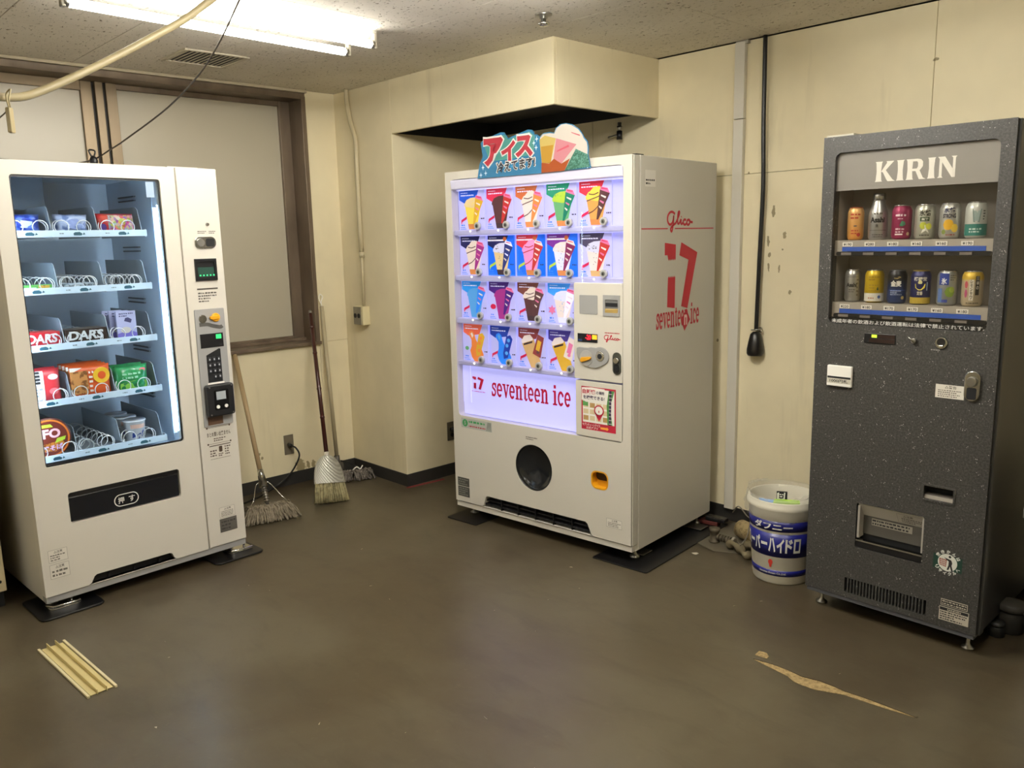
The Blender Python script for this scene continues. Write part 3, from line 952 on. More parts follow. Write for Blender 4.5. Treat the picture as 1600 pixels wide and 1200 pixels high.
# shelf 4
n_nut = film('peanut_print', 'c98a4e', '7a4a24', 55)
for k, lb in enumerate(['red and white gummy pack on the fourth snack shelf', 'red and white gummy pack behind the front one, fourth shelf']):
    o = pillow(.125, .145, .03, rnd=.1).build('gummy_pack', M('coral_red', 'd93a44', .3, coat=.2))
    bp_ = bulge(.125, .145, .03)
    mb = MB()
    mb.grid(-.061, -.004, .005, .138, bp_, 0, .003)
    fine_print(mb, -.055, -.01, .015, .07, 4, bp_, 1, .0055)
    for q in range(4):
        mb.flat(rr(-.035, -.018, .085 + q * .014, .095 + q * .014, .002), bp_, 2, .0055)
    mb.flat(ell(.032, .11, .02, .012, 14), bp_, 0, .004)
    mb.flat(ell(.03, .05, .018, .014, 14), bp_, 3, .004)
    mb.build('pack_print', [M('pack_white', 'e6e2e6', .35), M('pack_grey', '9aa0ac', .4), m_ink, M('pack_pink', 'f07a80', .4)], o)
    tag(place(o, .135, .15 + .05 * k, zt(3)), lb, 'sweets')
for k, lb in enumerate(['orange peanut pack at the front of the fourth snack shelf', 'orange peanut pack second in the row, fourth shelf', 'orange peanut pack third in the row, fourth shelf', 'rearmost orange peanut pack on the fourth shelf']):
    o = pillow(.165, .14, .02, rnd=.1).build('peanut_pack', M('pack_orange', 'df5a22', .3, coat=.2))
    bp_ = bulge(.165, .14, .02)
    mb = MB()
    mb.grid(-.08, -.012, .02, .118, bp_, 0, .003)
    mb.flat([(-.08, .11), (-.03, .132), (-.08, .135)], bp_, 2, .003)
    mb.flat(ell(.045, .092, .036, .034, 20), bp_, 1, .0036)
    mb.flat(ell(.045, .092, .017, .017, 16), bp_, 3, .0046)
    fine_print(mb, -.075, -.015, .006, .02, 1, bp_, 2, .004)
    fine_print(mb, -.008, .012, .02, .12, 5, bp_, 2, .004)
    mb.build('pack_print', [n_nut, M('pack_yellow', 'f0c030', .35), M('pack_white2', 'efe6da', .35), M('pack_deep', 'e05a2a', .35)], o)
    tag(place(o, .313 - .003 * k, .14 + .033 * k, zt(3) + .002 * k), lb, 'snack')
for k, lb in enumerate(['glossy green snack bag on the fourth shelf', 'green snack bag behind the front one, fourth shelf']):
    o = pillow(.15, .118, .05, rnd=.25).build('snack_bag', film('green_film', '1f8f4f', '3fae6a', 24))
    bp_ = bulge(.15, .118, .05)
    mb = MB()
    mb.flat([(-.055, .012), (.06, .012), (.06, .045), (.0, .05), (-.055, .04)], bp_, 0, .004)
    mb.flat(ell(.045, .095, .015, .008, 12), bp_, 1, .004)
    fine_print(mb, -.045, .04, .055, .09, 2, bp_, 2, .004)
    mb.build('bag_print', [M('lime_print', '8fcf52', .35), M('pink_print', 'd8606a', .4), M('mint_print', 'a4dcbc', .35)], o)
    tag(place(o, .487, .15 + .06 * k, zt(3)), lb, 'snack')
# shelf 5: round noodle bowl on its side, cups
o = empty('noodle_bowl', 'round brown instant noodle bowl on its edge, bottom shelf', 'instant noodles')
m_bowl = M('bowl_maroon', '5a2420', .35, coat=.2)
prof = [(.001, 0), (.085, 0), (.088, .004), (.086, .01), (.070, .065), (.001, .065)]
bb_ = MB().lathe(prof, n=36)
bb_.v = [(p[0], p[2], p[1] + .088) for p in bb_.v]
bb_.build('bowl', m_bowl, o)
mb = MB()
mp = F(-.0004)
mb.flat(ell(0, .088, .080, .080, 36), mp, 0, 0)
mb.add([mp(p[0], p[1], .0004) for p in ell(0, .088, .080, .080, 36) + ell(0, .088, .073, .073, 36)], [(k, (k + 1) % 36, 36 + (k + 1) % 36, 36 + k) for k in range(36)], 1)
mb.flat([(-.06, .06), (.05, .075), (.06, .055), (.02, .03), (-.04, .035)], mp, 2, .0006)
put_text(mb, 'UFO', -.062, .045, .088, .128, mp, 3, .001, bold=.04)
put_text(mb, '焼そば', -.03, .05, .03, .055, mp, 4, .001, bold=.03, tilt=.1)
mb.flat([(.02, .065), (.06, .075), (.065, .09), (.03, .085)], mp, 5, .001)
mb.flat([(-.04, .135), (.02, .135), (.01, .148), (-.03, .148)], mp, 5, .001)
mb.build('lid_print', [M('lid_brown', '6b2a20', .35), M('lid_orange', 'd8742a', .35), film('noodle_print', 'b9742f', '7a3f1a', 70), M('lid_pink', 'e7b3b8', .35), M('lid_lilac', 'c9a9d8', .35), M('lid_lime', 'a9c43a', .35)], o)
place(o, .12, .12, zt(4))
cup_me = None
for k, lb in enumerate(['white noodle cup with a blue print, front of the bottom shelf', 'white noodle cup second in its row, bottom shelf', 'rearmost white noodle cup on the bottom shelf']):
    if k == 0:
        o = empty('noodle_cup', lb, 'instant noodles')
        MB().lathe([(.001, 0), (.034, 0), (.036, .004), (.046, .092), (.049, .094), (.049, .099), (.001, .099)], n=28).build('cup', M('cup_white', 'e3e6ec', .35), o)
        mb = MB()
        def wrapc(u, v, off):
            r = .0365 + (v - .004) * .114 + off + .0006
            a = -PI / 2 + u / .042
            return (r * math.cos(a), r * math.sin(a), v)
        for x0, x1, z0, z1 in ((-.03, -.012, .02, .05), (-.01, .012, .03, .042), (.014, .03, .022, .055), (-.004, .004, .012, .03)):
            mb.flat([(x0, z0), (x1, z0 + .006), (x1 - .004, z1), (x0 + .003, z1 - .008)], wrapc, 0)
        for q in range(-4, 4):
            mb.flat([(q * .008, .064), (q * .008 + .008, .064), (q * .008 + .008, .082), (q * .008, .082)], wrapc, 1)
        mb.build('cup_print', [M('cup_blue', '2c4aa0', .4), M('cup_peach', 'e0b8a8', .4)], o)
        MB().lathe([(.001, .0995), (.047, .0995), (.047, .101), (.001, .101)], n=28).build('lid', M('foil_lid', 'b9bcc2', .3, .6), o)
        cup0 = o
    else:
        o = copy_thing(cup0)
        o['label'] = lb
    place(o, .487, .165 + k * .105, zt(4))
for g, nm in (('card_pack', 'card packs on the third snack shelf'), ('peanut_pack', 'peanut packs on the fourth snack shelf'), ('chocolate_box', 'chocolate boxes on the third snack shelf'), ('noodle_cup', 'noodle cups on the bottom snack shelf'), ('gummy_pack', 'gummy packs on the fourth snack shelf')):
    for ob in bpy.data.objects:
        if ob.parent is None and ob.name.split('.')[0] == g:
            ob['group'] = nm

# ------------------------------------------------------------------ ice cream machine
IC = empty('ice_cream_vending_machine', 'white ice cream vending machine with a lit display of cones in the recess', 'vending machine', (-3.3263, 2.7189, 0), math.radians(5.06))
IM = frame_of(IC)
IW, ID_ = 1.1345, .7413
MB().box(.004, IW, .052, ID_, .062, 1.83).build('cabinet', m_white2, IC, bevel=.004)
MB().box(0, IW - .004, .004, .052, .06, .088).box(IW - .006, IW, .03, ID_ - .004, .06, .0665).build('kick_plate', m_white, IC, bevel=.002)
cz, cx, cr_ = .366, .555, .118
dr = MB()
dr.plate((0, 1.128, .535, 1.83), rr(.042, 1.084, .571, 1.792, .02), -.002, .046)
dr.plate((0, .80, .23, .535), ell(cx, cz, cr_, n=40), -.002, .046)
dr.plate((.80, 1.128, .23, .535), rr(.907, 1.004, .331, .419, .03), -.002, .046)
dr.section([(0, .093), (.195, .093), (.206, .102), (.222, .148), (.234, .156), (.872, .156), (.884, .148), (.905, .102), (.918, .093), (1.128, .093), (1.128, .23), (0, .23)], 0, 1.128, .23, -.002, .046)
dr.shell(0, 1.128, -.002, .046, .093, 1.83)
dr.build('front_door', m_white, IC, bevel=.006, seg=3)
MB().box(1.1285, 1.1315, .01, .046, .093, 1.825).box(1.1315, 1.1345, .004, .045, .093, 1.828).build('door_edge_strip', m_white2, IC)
gb = MB().box(.19, .92, .035, .05, .088, .165)
gri = gb.build('vent_backing', m_dark, IC)
for k in range(2):
    MB().box(.21, .90, .006 + .008 * k, .03, .103 + .020 * k, .113 + .020 * k).build('vent_slat', m_black, gri, bevel=.002)
for k in range(5):
    MB().box(.325 + k * .115, .331 + k * .115, .002, .034, .094, .155).build('vent_rib', m_black, gri)
# lit display box
m_lit = M('backlit_lilac', (.80, .80, 1.0), .35, emis=.56)
m_lit2 = M('backlit_white', (.90, .90, 1.0), .35, emis=.85)
m_sill = M('display_shelf_lilac', 'cfcfe4', .3)
MB().box(.042, 1.084, .048, .052, .571, 1.792).build('display_backing', M('backlit_field', (.80, .80, 1.0), .35, emis=.28), IC)
tb = MB().prism([(-.012, 1.785), (-.004, 1.742), (.046, 1.738), (.046, 1.791), (.01, 1.791)], .044, 1.082, plane='yz')
tb.build('display_header', M('header_lilac', 'd6d4ea', .25, emis=.06), IC, bevel=.004)
ROW = [(1.512, 1.538, 1.081), (1.283, 1.310, 1.081), (1.062, 1.090, .815), (.842, .864, .815)]
for z0, z1, xe in ROW:
    sh = MB().box(.044, xe, .006, .047, z0, z1).build('display_shelf', m_sill, IC, bevel=.004)
    MB().box(.05, xe - .004, .030, .044, z0 - .0025, z0 - .0005).build('shelf_light', m_lit2, sh)
MB().box(.05, 1.08, .030, .044, 1.735, 1.7375).build('shelf_light', m_lit2, IC)
pane = MB().prism([(.044, .573), (.818, .573), (.818, 1.285), (1.083, 1.285), (1.083, 1.738), (.044, 1.738)], -.001, .003)
pane.build('display_pane', glass_mat('acrylic_pane', 'f7f7ff', .03), IC)
# lower lit panel with the name
MB().box(.046, .816, .040, .0475, .575, .842).build('name_panel', m_lit, IC)
MB().box(.046, .10, .036, .040, .640, .842).build('panel_edge_light', m_lit, IC)
mred = M('backlit_red', 'c0102f', .45, emis=.25)
mb = MB()
slab_text(mb, 'seventeen ice', .246, .764, .690, .790, F(.0395), 0)
mb.build('lettering', mred, IC)
def seventeen(mb, x0, x1, z0, z1, mp, off=.0006):
    q = lambda u, v, o: mp(x0 + u * (x1 - x0), z0 + v * (z1 - z0), o)
    zig = lambda xa, xb, z, d, k: [(xa + (xb - xa) * i / (2 * k), z + (d if i % 2 else 0)) for i in range(2 * k + 1)]
    mb.flat([(0, .82), (.08, .82), (.10, .765)] + zig(.10, .325, .765, -.03, 5) + [(.325, .97), (0, 1.0)], q, 0, off)
    mb.flat([(.085, .06), (.31, .03), (.318, .485)] + list(reversed(zig(.10, .318, .485, .03, 5))), q, 0, off)
    mb.flat([(.49, 1.0), (1.0, .84), (.71, .0), (.51, .045), (.72, .735), (.435, .81)], q, 0, off)
mb = MB()
seventeen(mb, .116, .198, .715, .783, F(.0355))
fine_print(mb, .108, .205, .700, .708, 1, F(.0355))
mb.build('logo', mred, IC)
# sample cards
def em(name, c, e=.30):
    return M('card_' + name, c, .4, emis=e)
C_ = dict(blue=em('blue', '1558c8'), red=em('red', 'e02c4c'), orange=em('orange', 'cf6a2e'), green=em('green', '1f9a6a'), crimson=em('crimson', 'e0303f'), navy=em('navy', '1d1f52'), purple=em('purple', '7d2b8c'), slate=em('slate', '4a4358'),
          sky=em('sky', '2a9be0'), violet=em('violet', '4a1f78'), brown=em('brown', '7a4030'), azure=em('azure', '3aa0ea'), coral=em('coral', 'ee6a45'), royal=em('royal', '1d3fa0'), maroon=em('maroon', '8f3a34'), indigo=em('indigo', '4a3a8c'),
          panel=em('panel', '0f6adf', .45), white=em('white', 'f2f2fb', .36), field=em('field', 'ccccf6', .22), ink=em('ink', '3a2a2a', .12), lemon=em('lemon', 'f2d84a'), gold=em('gold', 'e0b02a'), straw=em('straw', 'e8cf8a'), cream=em('cream', 'f0e2c8'), choc=em('choc', '5a3630'), choc2=em('choc2', '43302e'),
          vanilla=em('vanilla', 'efe0c0'), lime=em('lime', 'b8d83a'), leaf=em('leaf', '6ab06a'), caramel=em('caramel', 'dba24a'), cone=em('cone', 'd98a44'), cone2=em('cone2', 'd07a3a'), pink=em('pink', 'f09ac0'), mag=em('mag', 'a8327e'), aqua=em('aqua', '5aa8d8'),
          speck=em('speck', 'd8d8dc'), pale=em('pale', 'e6e8f4'), tagred=em('tagred', 'd8204a'), wrapred=em('wrapred', 'c8342a'), wrapgreen=em('wrapgreen', '15805a'), wrapnavy=em('wrapnavy', '2a3570'), wrapplum=em('wrapplum', '8a2a52'), rose=em('rose', 'e87a9a'), tan=em('tan', 'd8b06a'), org2=em('org2', 'f08a3a'), blu2=em('blu2', '2a8ae8'), info=em('info', '3f86d8'))
CK = list(C_)
CM = [C_[k] for k in CK]
ci = {k: i for i, k in enumerate(CK)}
#        kind    header   back    scoop   body     base   wrap     wraptop
cards = [[('cup', 'blue', None, 'straw', 'lemon', 'cone', 'gold', 'rose'), ('cup', 'red', None, 'choc', 'choc', 'choc2', 'wrapred', 'rose'), ('swirl', 'orange', None, 'vanilla', 'cream', 'cone', 'org2', 'rose'), ('cup', 'green', None, 'lime', 'leaf', 'cone', 'wrapgreen', 'rose'), ('swirl', 'crimson', None, 'lemon', 'caramel', 'cone', 'choc', 'rose')],
         [('swirl', 'navy', None, 'vanilla', 'vanilla', 'cone', 'mag', 'rose'), ('cup', 'navy', 'panel', 'speck', 'straw', 'choc2', 'wrapnavy', 'white'), ('swirl', 'crimson', 'panel', 'pink', 'pink', 'cone', 'wrapred', 'cream'), ('cup', 'purple', 'panel', 'cream', 'pale', 'cone', 'wrapplum', 'cream'), ('cup', 'slate', None, 'speck', 'cream', 'tan', 'wrapred', 'rose')],
         [('cup', 'sky', None, 'aqua', 'aqua', 'aqua', 'blu2', 'rose'), ('cup', 'violet', None, 'mag', 'mag', 'mag', 'violet', 'rose'), ('swirl', 'brown', None, 'vanilla', 'choc', 'choc2', 'choc', 'rose'), ('cup', 'azure', None, 'pale', 'cream', 'pale', 'white', 'rose')],
         [('stick', 'coral', None, 'org2', 'org2', 'cone2', 'gold', 'gold'), ('stick', 'royal', None, 'blu2', 'blu2', 'blu2', 'royal', 'blu2'), ('bar', 'maroon', None, 'cream', 'tan', 'straw', 'maroon', 'choc'), ('bar', 'indigo', None, 'cream', 'gold', 'tan', 'cream', 'rose')]]
ROWTOP = [1.735, 1.508, 1.281, 1.058]
m_btn = M('button_grey', 'b9b9ba', .35, .2)
m_btn_in = M('button_core', '6f7068', .4)
m_bead = M('bead_warm', (1.0, .94, .75), .3, emis=5.0)
ind_cm = CM
for r_, row in enumerate(cards):
    z0 = ROW[r_][1] + .001
    hh = ROWTOP[r_] - z0
    for c_, (kind, hd, back, scoop, body, base, wrap, wtop) in enumerate(row):
        x0 = .061 + .1905 * c_
        cw = .176
        cy = .036
        mp = lambda u, v, o, x0=x0, z0=z0, hh=hh, cy=cy: (x0 + u * .1905, cy - o, z0 + v * hh)
        rn = random.Random(r_ * 10 + c_)
        mb = MB()
        mb.prism([(x0, z0), (x0 + cw, z0), (x0 + cw, z0 + hh), (x0, z0 + hh)], cy, cy + .004, 0)
        mb.m[0:6] = [ci[back] if back else ci['field']] * 6
        q = lambda pts, k, o=.0006: mb.flat(pts, mp, ci[k], o)
        if back:
            q([(0, 0), (.92, 0), (.92, .03), (0, .03)], 'info', .0004)
        # pale holder strip and info block
        q([(.02, .02), (.24, .02), (.24, .035), (.02, .035)], 'info')
        q([(.02, .06), (.2, .06), (.2, .075), (.02, .075)], 'info')
        mb2 = MB()
        fine_print(mb, x0 + .01, x0 + .035, z0 + hh * .09, z0 + hh * .16, 1, lambda u, v, o: (u, cy - o, v), ci['info'], .0007, rnd=rn)
        # header
        q([(0, 1), (0, .77), (.19, .68), (.60, .74), (.72, 1)], hd)
        fine_print(mb, x0 + .012, x0 + .06, z0 + hh * .925, z0 + hh * .955, 1, lambda u, v, o: (u, cy - o, v), ci['white'], .001, rnd=rn)
        fine_print(mb, x0 + .012, x0 + .105, z0 + hh * .85, z0 + hh * .905, 1, lambda u, v, o: (u, cy - o, v), ci['white'], .001, rnd=rn)
        if back:
            q([(0, .86), (.66, .86), (.67, .90), (0, .90)], 'cream', .0009)
            q(ell(.60, .91, .06, .055, 12), 'orange', .0012)
        # the picture
        if kind in ('cup', 'swirl'):
            q([(.20, .66), (.80, .66), (.63, .02), (.34, .02)], body, .0012)
            q([(.34, .02), (.63, .02), (.66, .15), (.31, .15)], base, .0016)
            dome = [(.19, .66), (.19, .60), (.5, .55), (.81, .60), (.81, .68), (.74, .76), (.60, .82), (.42, .81), (.27, .76)]
            q(dome, scoop, .0018)
            if kind == 'swirl':
                dk = 'choc' if scoop != 'pink' else 'wrapred'
                for a in ([(.22, .56), (.36, .60), (.52, .64), (.62, .68)], [(.28, .72), (.42, .70), (.56, .74)], [(.27, .28), (.42, .34), (.58, .46), (.70, .52)]):
                    mb.ribbon(spline(a, 4), [.012] * (4 * (len(a) - 1) + 1) if False else .022, mp, ci[dk], .0021)
                q([(.3, .76), (.42, .87), (.6, .88), (.66, .78), (.5, .74)], scoop, .0019)
            else:
                for k in range(9):
                    a, b = rn.uniform(.26, .72), rn.uniform(.62, .77)
                    q(ell(a, b, rn.uniform(.012, .025), rn.uniform(.008, .014), 6), body if scoop != 'speck' else 'ink', .0021)
            if scoop in ('speck', 'cream', 'pale'):
                for k in range(14):
                    a, b = rn.uniform(.36, .60), rn.uniform(.2, .6)
                    q(ell(a, b, .012, .008, 6), 'choc' if scoop != 'pale' else 'aqua', .0021)
            # wrapper: slim tilted cone with a printed band
            q([(.60, .80), (.88, .71), (.55, .14), (.50, .14)], wrap, .0024)
            q([(.60, .80), (.63, .87), (.82, .83), (.88, .71)], wtop, .0026)
            q([(.64, .845), (.8, .81), (.82, .79), (.65, .82)], 'tagred', .0028)
            for k in range(3):
                b = .64 - .12 * k
                q([(.635 - .03 * k, b + .05), (.78 - .06 * k, b), (.76 - .06 * k, b - .04), (.63 - .03 * k, b + .02)], 'cream' if k != 1 else wtop, .0028)
        elif kind == 'stick':
            q([(.40, .0), (.70, .0), (.74, .2), (.66, .36), (.56, .44), (.46, .6), (.40, .76), (.32, .82), (.22, .78), (.20, .70), (.30, .58), (.30, .40), (.24, .28), (.30, .1)], body, .0012)
            q([(.27, .74), (.33, .78), (.38, .7), (.33, .62)], 'cream' if body == 'org2' else 'aqua', .0016)
            q([(.58, .74), (.72, .78), (.80, .68), (.62, .18), (.48, .14), (.46, .3)], wrap, .0018)
            for a, b in ((.66, .64), (.60, .5), (.58, .3)):
                q(ell(a, b, .055, .05, 12), scoop if body != 'blu2' else 'aqua', .0022)
        else:
            q([(.12, .60), (.52, .74), (.80, .0), (.42, .0)], body, .0012)
            q([(.10, .66), (.14, .60), (.48, .70), (.50, .74), (.40, .84), (.20, .80)], 'cream', .0014)
            q([(.18, .60), (.48, .68), (.47, .63), (.18, .55)], 'ink', .0017)
            q([(.66, .86), (.86, .78), (.74, .26), (.48, .36)], wrap, .0020)
            q([(.66, .72), (.78, .67), (.70, .42), (.58, .47)], 'gold' if wrap == 'maroon' else 'rose', .0024)
            q(ell(.655, .40, .05, .04, 12), wtop, .0026)
        # flash tag
        if r_ == 3 and c_ == 0:
            q(ell(.13, .34, .07, .055, 14), 'leaf', .0026)
        elif r_ == 2 and c_ == 3:
            q([(.14 + (.13 if k % 2 else .07) * math.cos(k * PI / 6), .33 + (.13 if k % 2 else .07) * math.sin(k * PI / 6)) for k in range(12)], 'rose', .0026)
        elif r_ == 2 and c_ == 1:
            q(ell(.15, .34, .10, .07, 14), 'tagred', .0026)
        else:
            q([(.06, .19), (.27, .28), (.28, .35), (.07, .26)], 'tagred' if not back else 'lime', .0026)
            q([(.06, .19), (.10, .205), (.08, .14)], 'tagred' if not back else 'lime', .0026)
        fine_print(mb, x0 + .148, x0 + .172, z0 + hh * .25, z0 + hh * .31, 1, lambda u, v, o: (u, cy - o, v), ci['ink'], .001, rnd=rn)
        mb.build('sample_card', CM, IC)
        bx, bz_ = x0 + .1585, ROW[r_][1] + .019
        bt = MB().cyl((bx, .008, bz_), (bx, -.008, bz_), .019, .0185, 24).build('selection_button', m_btn, IC, bevel=.002)
        MB().cyl((bx, -.008, bz_), (bx, -.0092, bz_), .0105, .010, 16).build('button_core', m_btn_in, bt)
        MB().prism([(bx - .004, bz_ - .006), (bx + .004, bz_ - .006), (bx + .003, bz_ + .005), (bx - .003, bz_ + .005)], -.0100, -.0092).build('button_mark', m_ink, bt)
        lx = x0 + .1005
        MB().ball((lx, .0055, ROW[r_][1] - .006), .0042, 8, 6).build('indicator_bead', m_bead, IC)
# control panel
ct = MB().prism(rr(.817, 1.083, .845, 1.288, .008), -.006, .046).build('control_panel', m_white, IC, bevel=.003)
mb = MB().prism(rr(.821, 1.079, .575, .838, .006), -.0025, .046)
ap = mb.build('advert_panel', m_white, IC, bevel=.003)
MB().prism(rr(.851, .951, 1.147, 1.233, .004), -.008, -.006).build('blank_plate', m_grey, ct, bevel=.001)
bv = MB().plate((.982, 1.070, 1.143, 1.236), rr(.992, 1.062, 1.158, 1.216, .005), -.010, -.006, sides=True)
bz = bv.build('bill_slot_bezel', m_grey, ct, bevel=.001)
MB().box(.99, 1.064, -.0068, -.006, 1.15, 1.22, 0).prism([(-.0095, 1.158), (-.007, 1.158), (-.007, 1.176), (-.0095, 1.172)], .993, 1.061, 1, 'yz').box(.995, 1.058, -.0085, -.007, 1.186, 1.202, 2).build('bill_mouth', [M('bill_grey', '6a6a68', .4), M('bill_gold', 'a58a4a', .4), m_black], bz)
dp = MB().box(.840, .950, -.0085, -.006, 1.019, 1.058).build('display_window', m_black, ct)
mb = MB()
put_text(mb, '-20', .884, .916, 1.030, 1.054, F(-.0085), 0, .0006, bold=.03)
mb.build('display_digits', M('display_red', 'ff2438', .4, emis=1.0), dp)
MB().box(.922, .948, -.0092, -.0085, 1.034, 1.054).build('display_lamp', M('display_amber', 'f0b028', .4, emis=.8), dp)
MB().box(.843, .866, -.0092, -.0085, 1.022, 1.032).build('display_mark', M('display_navy', '2a3f6a', .4), dp)
mb = MB()
script_logo(mb, .985, 1.073, 1.026, 1.058, F(-.006), wd=.07)
fine_print(mb, .990, 1.068, 1.064, 1.072, 1, F(-.006))
mb.build('logo', m_red, ct)
co = [(.836, .99), (.85, .995), (.90, .994), (.915, .998)] + ell(.968, .960, .047, .042, 12, 2.1, -1.0)[0:12] + [(.975, .915), (.945, .903), (.905, .905), (.870, .922), (.845, .945), (.836, .965)]
cp_ = MB().prism(list(reversed(co)), -.014, -.006).build('coin_plate', m_grey, ct, bevel=.003)
MB().cyl((.968, -.014, .960), (.968, -.0165, .960), .024, .022, 24).build('coin_funnel', m_chrome, cp_)
MB().cyl((.968, -.0165, .960), (.968, -.0172, .960), .012, n=16).build('coin_mouth', m_dark, cp_)
MB().cyl((.892, -.014, .947), (.892, -.016, .947), .036, .035, 28).build('lever_dish', M('dish_silver', 'b3b2ae', .35, .3), cp_)
MB().prism([(.862, .936), (.87, .926), (.918, .942), (.924, .950), (.916, .955), (.870, .950)], -.026, -.015).build('return_lever', m_yel, cp_, bevel=.003)
lk = MB().prism(rr(1.034, 1.078, .884, .984, .021, 6), -.012, -.006).build('lock_plate', M('lock_grey', '55564f', .3, .6), ct, bevel=.002)
MB().cyl((1.056, -.012, .948), (1.056, -.02, .948), .0155, .013, 18).build('lock_barrel', m_chrome, lk)
MB().prism(rr(1.042, 1.070, .892, .93, .01), -.014, -.012).build('lock_handle', m_dark, lk)
# poster with a street map
mb = MB()
mp = F(-.0025)
pc = [M('poster_red', 'b8203a', .5), M('poster_sand', 'd8c8a0', .5), m_paper, M('poster_tan', 'b9955e', .5), M('poster_green', '4f8a4a', .5), M('poster_ink', '3b2a4a', .5), M('poster_orange', 'e8a03a', .5)]
X = lambda u: .855 + u * .192
Z = lambda v: .610 + v * .203
qp = lambda pts, k, o: mb.flat([(X(a), Z(b)) for a, b in pts], mp, k, o)
bx4 = lambda a, b, c, d: [(a, c), (b, c), (b, d), (a, d)]
qp(bx4(0, 1, 0, 1), 0, .0004)
qp(bx4(.04, .96, .17, .96), 2, .0007)
for i in range(4):
    for j in range(3):
        qp(bx4(.06 + .19 * i, .21 + .19 * i, .22 + .15 * j, .33 + .15 * j), 1 if (i + j) % 3 else 3, .0009)
qp([(.76, .17), (.9, .17), (.84, .6), (.96, .96), (.80, .96), (.74, .6)], 4, .001)
qp([(.80, .17), (.86, .17), (.88, .96), (.82, .96)], 5, .0012)
qp(bx4(.04, .2, .55, .66), 4, .0011)
for k in range(9):
    qp(bx4(.80, .90, .2 + .085 * k, .21 + .085 * k), 2, .0014)
qp([(.01, .68), (.15, .64), (.45, .66), (.7, .72), (.72, .86), (.68, .98), (.3, .99), (.02, .97)], 2, .0014)
qp(ell(.52, .47, .145, .13, 20) , 0, .0016)
qp([(.39, .42), (.65, .42), (.52, .22)], 0, .0016)
qp(ell(.52, .475, .11, .098, 20), 2, .0019)
qp(ell(.52, .45, .014, .03, 8), 0, .0022)
put_text(mb, '自販機', X(.04), X(.42), Z(.83), Z(.94), mp, 0, .002, bold=.03)
put_text(mb, 'の場所', X(.44), X(.68), Z(.84), Z(.92), mp, 5, .002, bold=.02)
put_text(mb, 'を検索できる!', X(.06), X(.68), Z(.71), Z(.80), mp, 5, .002, bold=.03)
put_text(mb, 'セブンティーンアイス', X(.03), X(.55), Z(.085), Z(.15), mp, 2, .001, bold=.02)
put_text(mb, '公式アプリ', X(.14), X(.48), Z(.02), Z(.075), mp, 2, .001, bold=.02)
qp([(.56, .05), (.74, .05), (.74, .03), (.8, .075), (.74, .12), (.74, .1), (.56, .1)], 6, .001)
mb.build('map_poster', pc, ap)
# lower front: round hatch, coin return, labels
MB().cyl((cx, .046, cz), (cx, .050, cz), cr_ + .004, n=40).build('hatch_recess', m_dark, IC)
hd_ = MB().lathe([(.001, .0), (.08, .002), (.104, .012), (.112, .022), (.116, .020), (.117, .01)], n=40)
hd_.v = [(cx + p[0], .026 - p[2] * .9, cz + p[1]) for p in hd_.v]
hd_.build('round_hatch', M('smoked_hatch', '15181c', .12, coat=.3), IC)
MB().tube([(cx + .117 * math.cos(2 * PI * k / 40), .004, cz + .117 * math.sin(2 * PI * k / 40)) for k in range(41)], .0035, 8).build('hatch_ring', m_black, IC)
yr = MB().plate((.900, 1.011, .324, .426), rr(.916, .996, .338, .410, .025), .003, .012)
rt = MB().prism(rr(.905, 1.006, .329, .421, .03), .034, .04).build('coin_return', m_yel, IC)
MB().add([(.0, 0, 0)], [], 0)
o_, i_ = rr(.907, 1.004, .331, .419, .030, 6), rr(.913, .998, .337, .413, .026, 6)
rg_ = MB()
nn = len(o_)
rg_.add([(p[0], -.003, p[1]) for p in o_ + i_] + [(p[0], .034, p[1]) for p in i_], [(k, (k + 1) % nn, nn + (k + 1) % nn, nn + k) for k in range(nn)] + [(nn + k, nn + (k + 1) % nn, 2 * nn + (k + 1) % nn, 2 * nn + k) for k in range(nn)])
rg_.build('coin_return_rim', m_yel, rt)
MB().prism(rr(.914, .997, .366, .412, .02), .029, .034).build('coin_return_flap', M('smoked_amber', '4a3320', .2), rt)
st = MB()
mp = F(-.002)
st.flat([(.059, .507), (.280, .507), (.280, .560), (.059, .560)], mp, 0, .0004)
st.flat(ell(.088, .534, .02, .02, 18), mp, 1, .0008)
put_text(st, '5', .082, .094, .524, .545, mp, 0, .0012, bold=.02)
fine_print(st, .115, .23, .533, .555, 1, mp, 1, .0008)
fine_print(st, .115, .235, .513, .527, 1, mp, 2, .0008)
for k in range(4):
    st.flat([(.24 + k * .01, .51), (.246 + k * .01, .51), (.26 + k * .005, .556), (.25 + k * .006, .556)], mp, 3, .0008)
st.build('eco_sticker', [M('sticker_silver', 'b5b8b0', .4), M('sticker_green', '3f9a5a', .5), M('sticker_red', 'b03a4a', .5), M('sticker_grey', '8d9189', .5)], IC)
pl = MB().box(.019, .104, -.0032, -.002, .122, .176).box(.019, .104, -.0032, -.002, .180, .227)
fine_print(pl, .026, .098, .127, .172, 4, F(-.0032), 1)
fine_print(pl, .026, .098, .185, .223, 3, F(-.0032), 1)
pl.build('rating_plate', [M('plate_dark', '55554f', .4, .4), M('plate_print2', '8a8a82', .6)], IC)
warn(.994, 1.079, .160, .202, '△注意', 3, F(-.002), IC, M('label_white', 'dedad0', .5))
mb = MB()
fine_print(mb, .510, .585, .505, .524, 2, F(-.002))
mb.build('instruction_print', M('print_dark2', '5b564e', .6), IC)
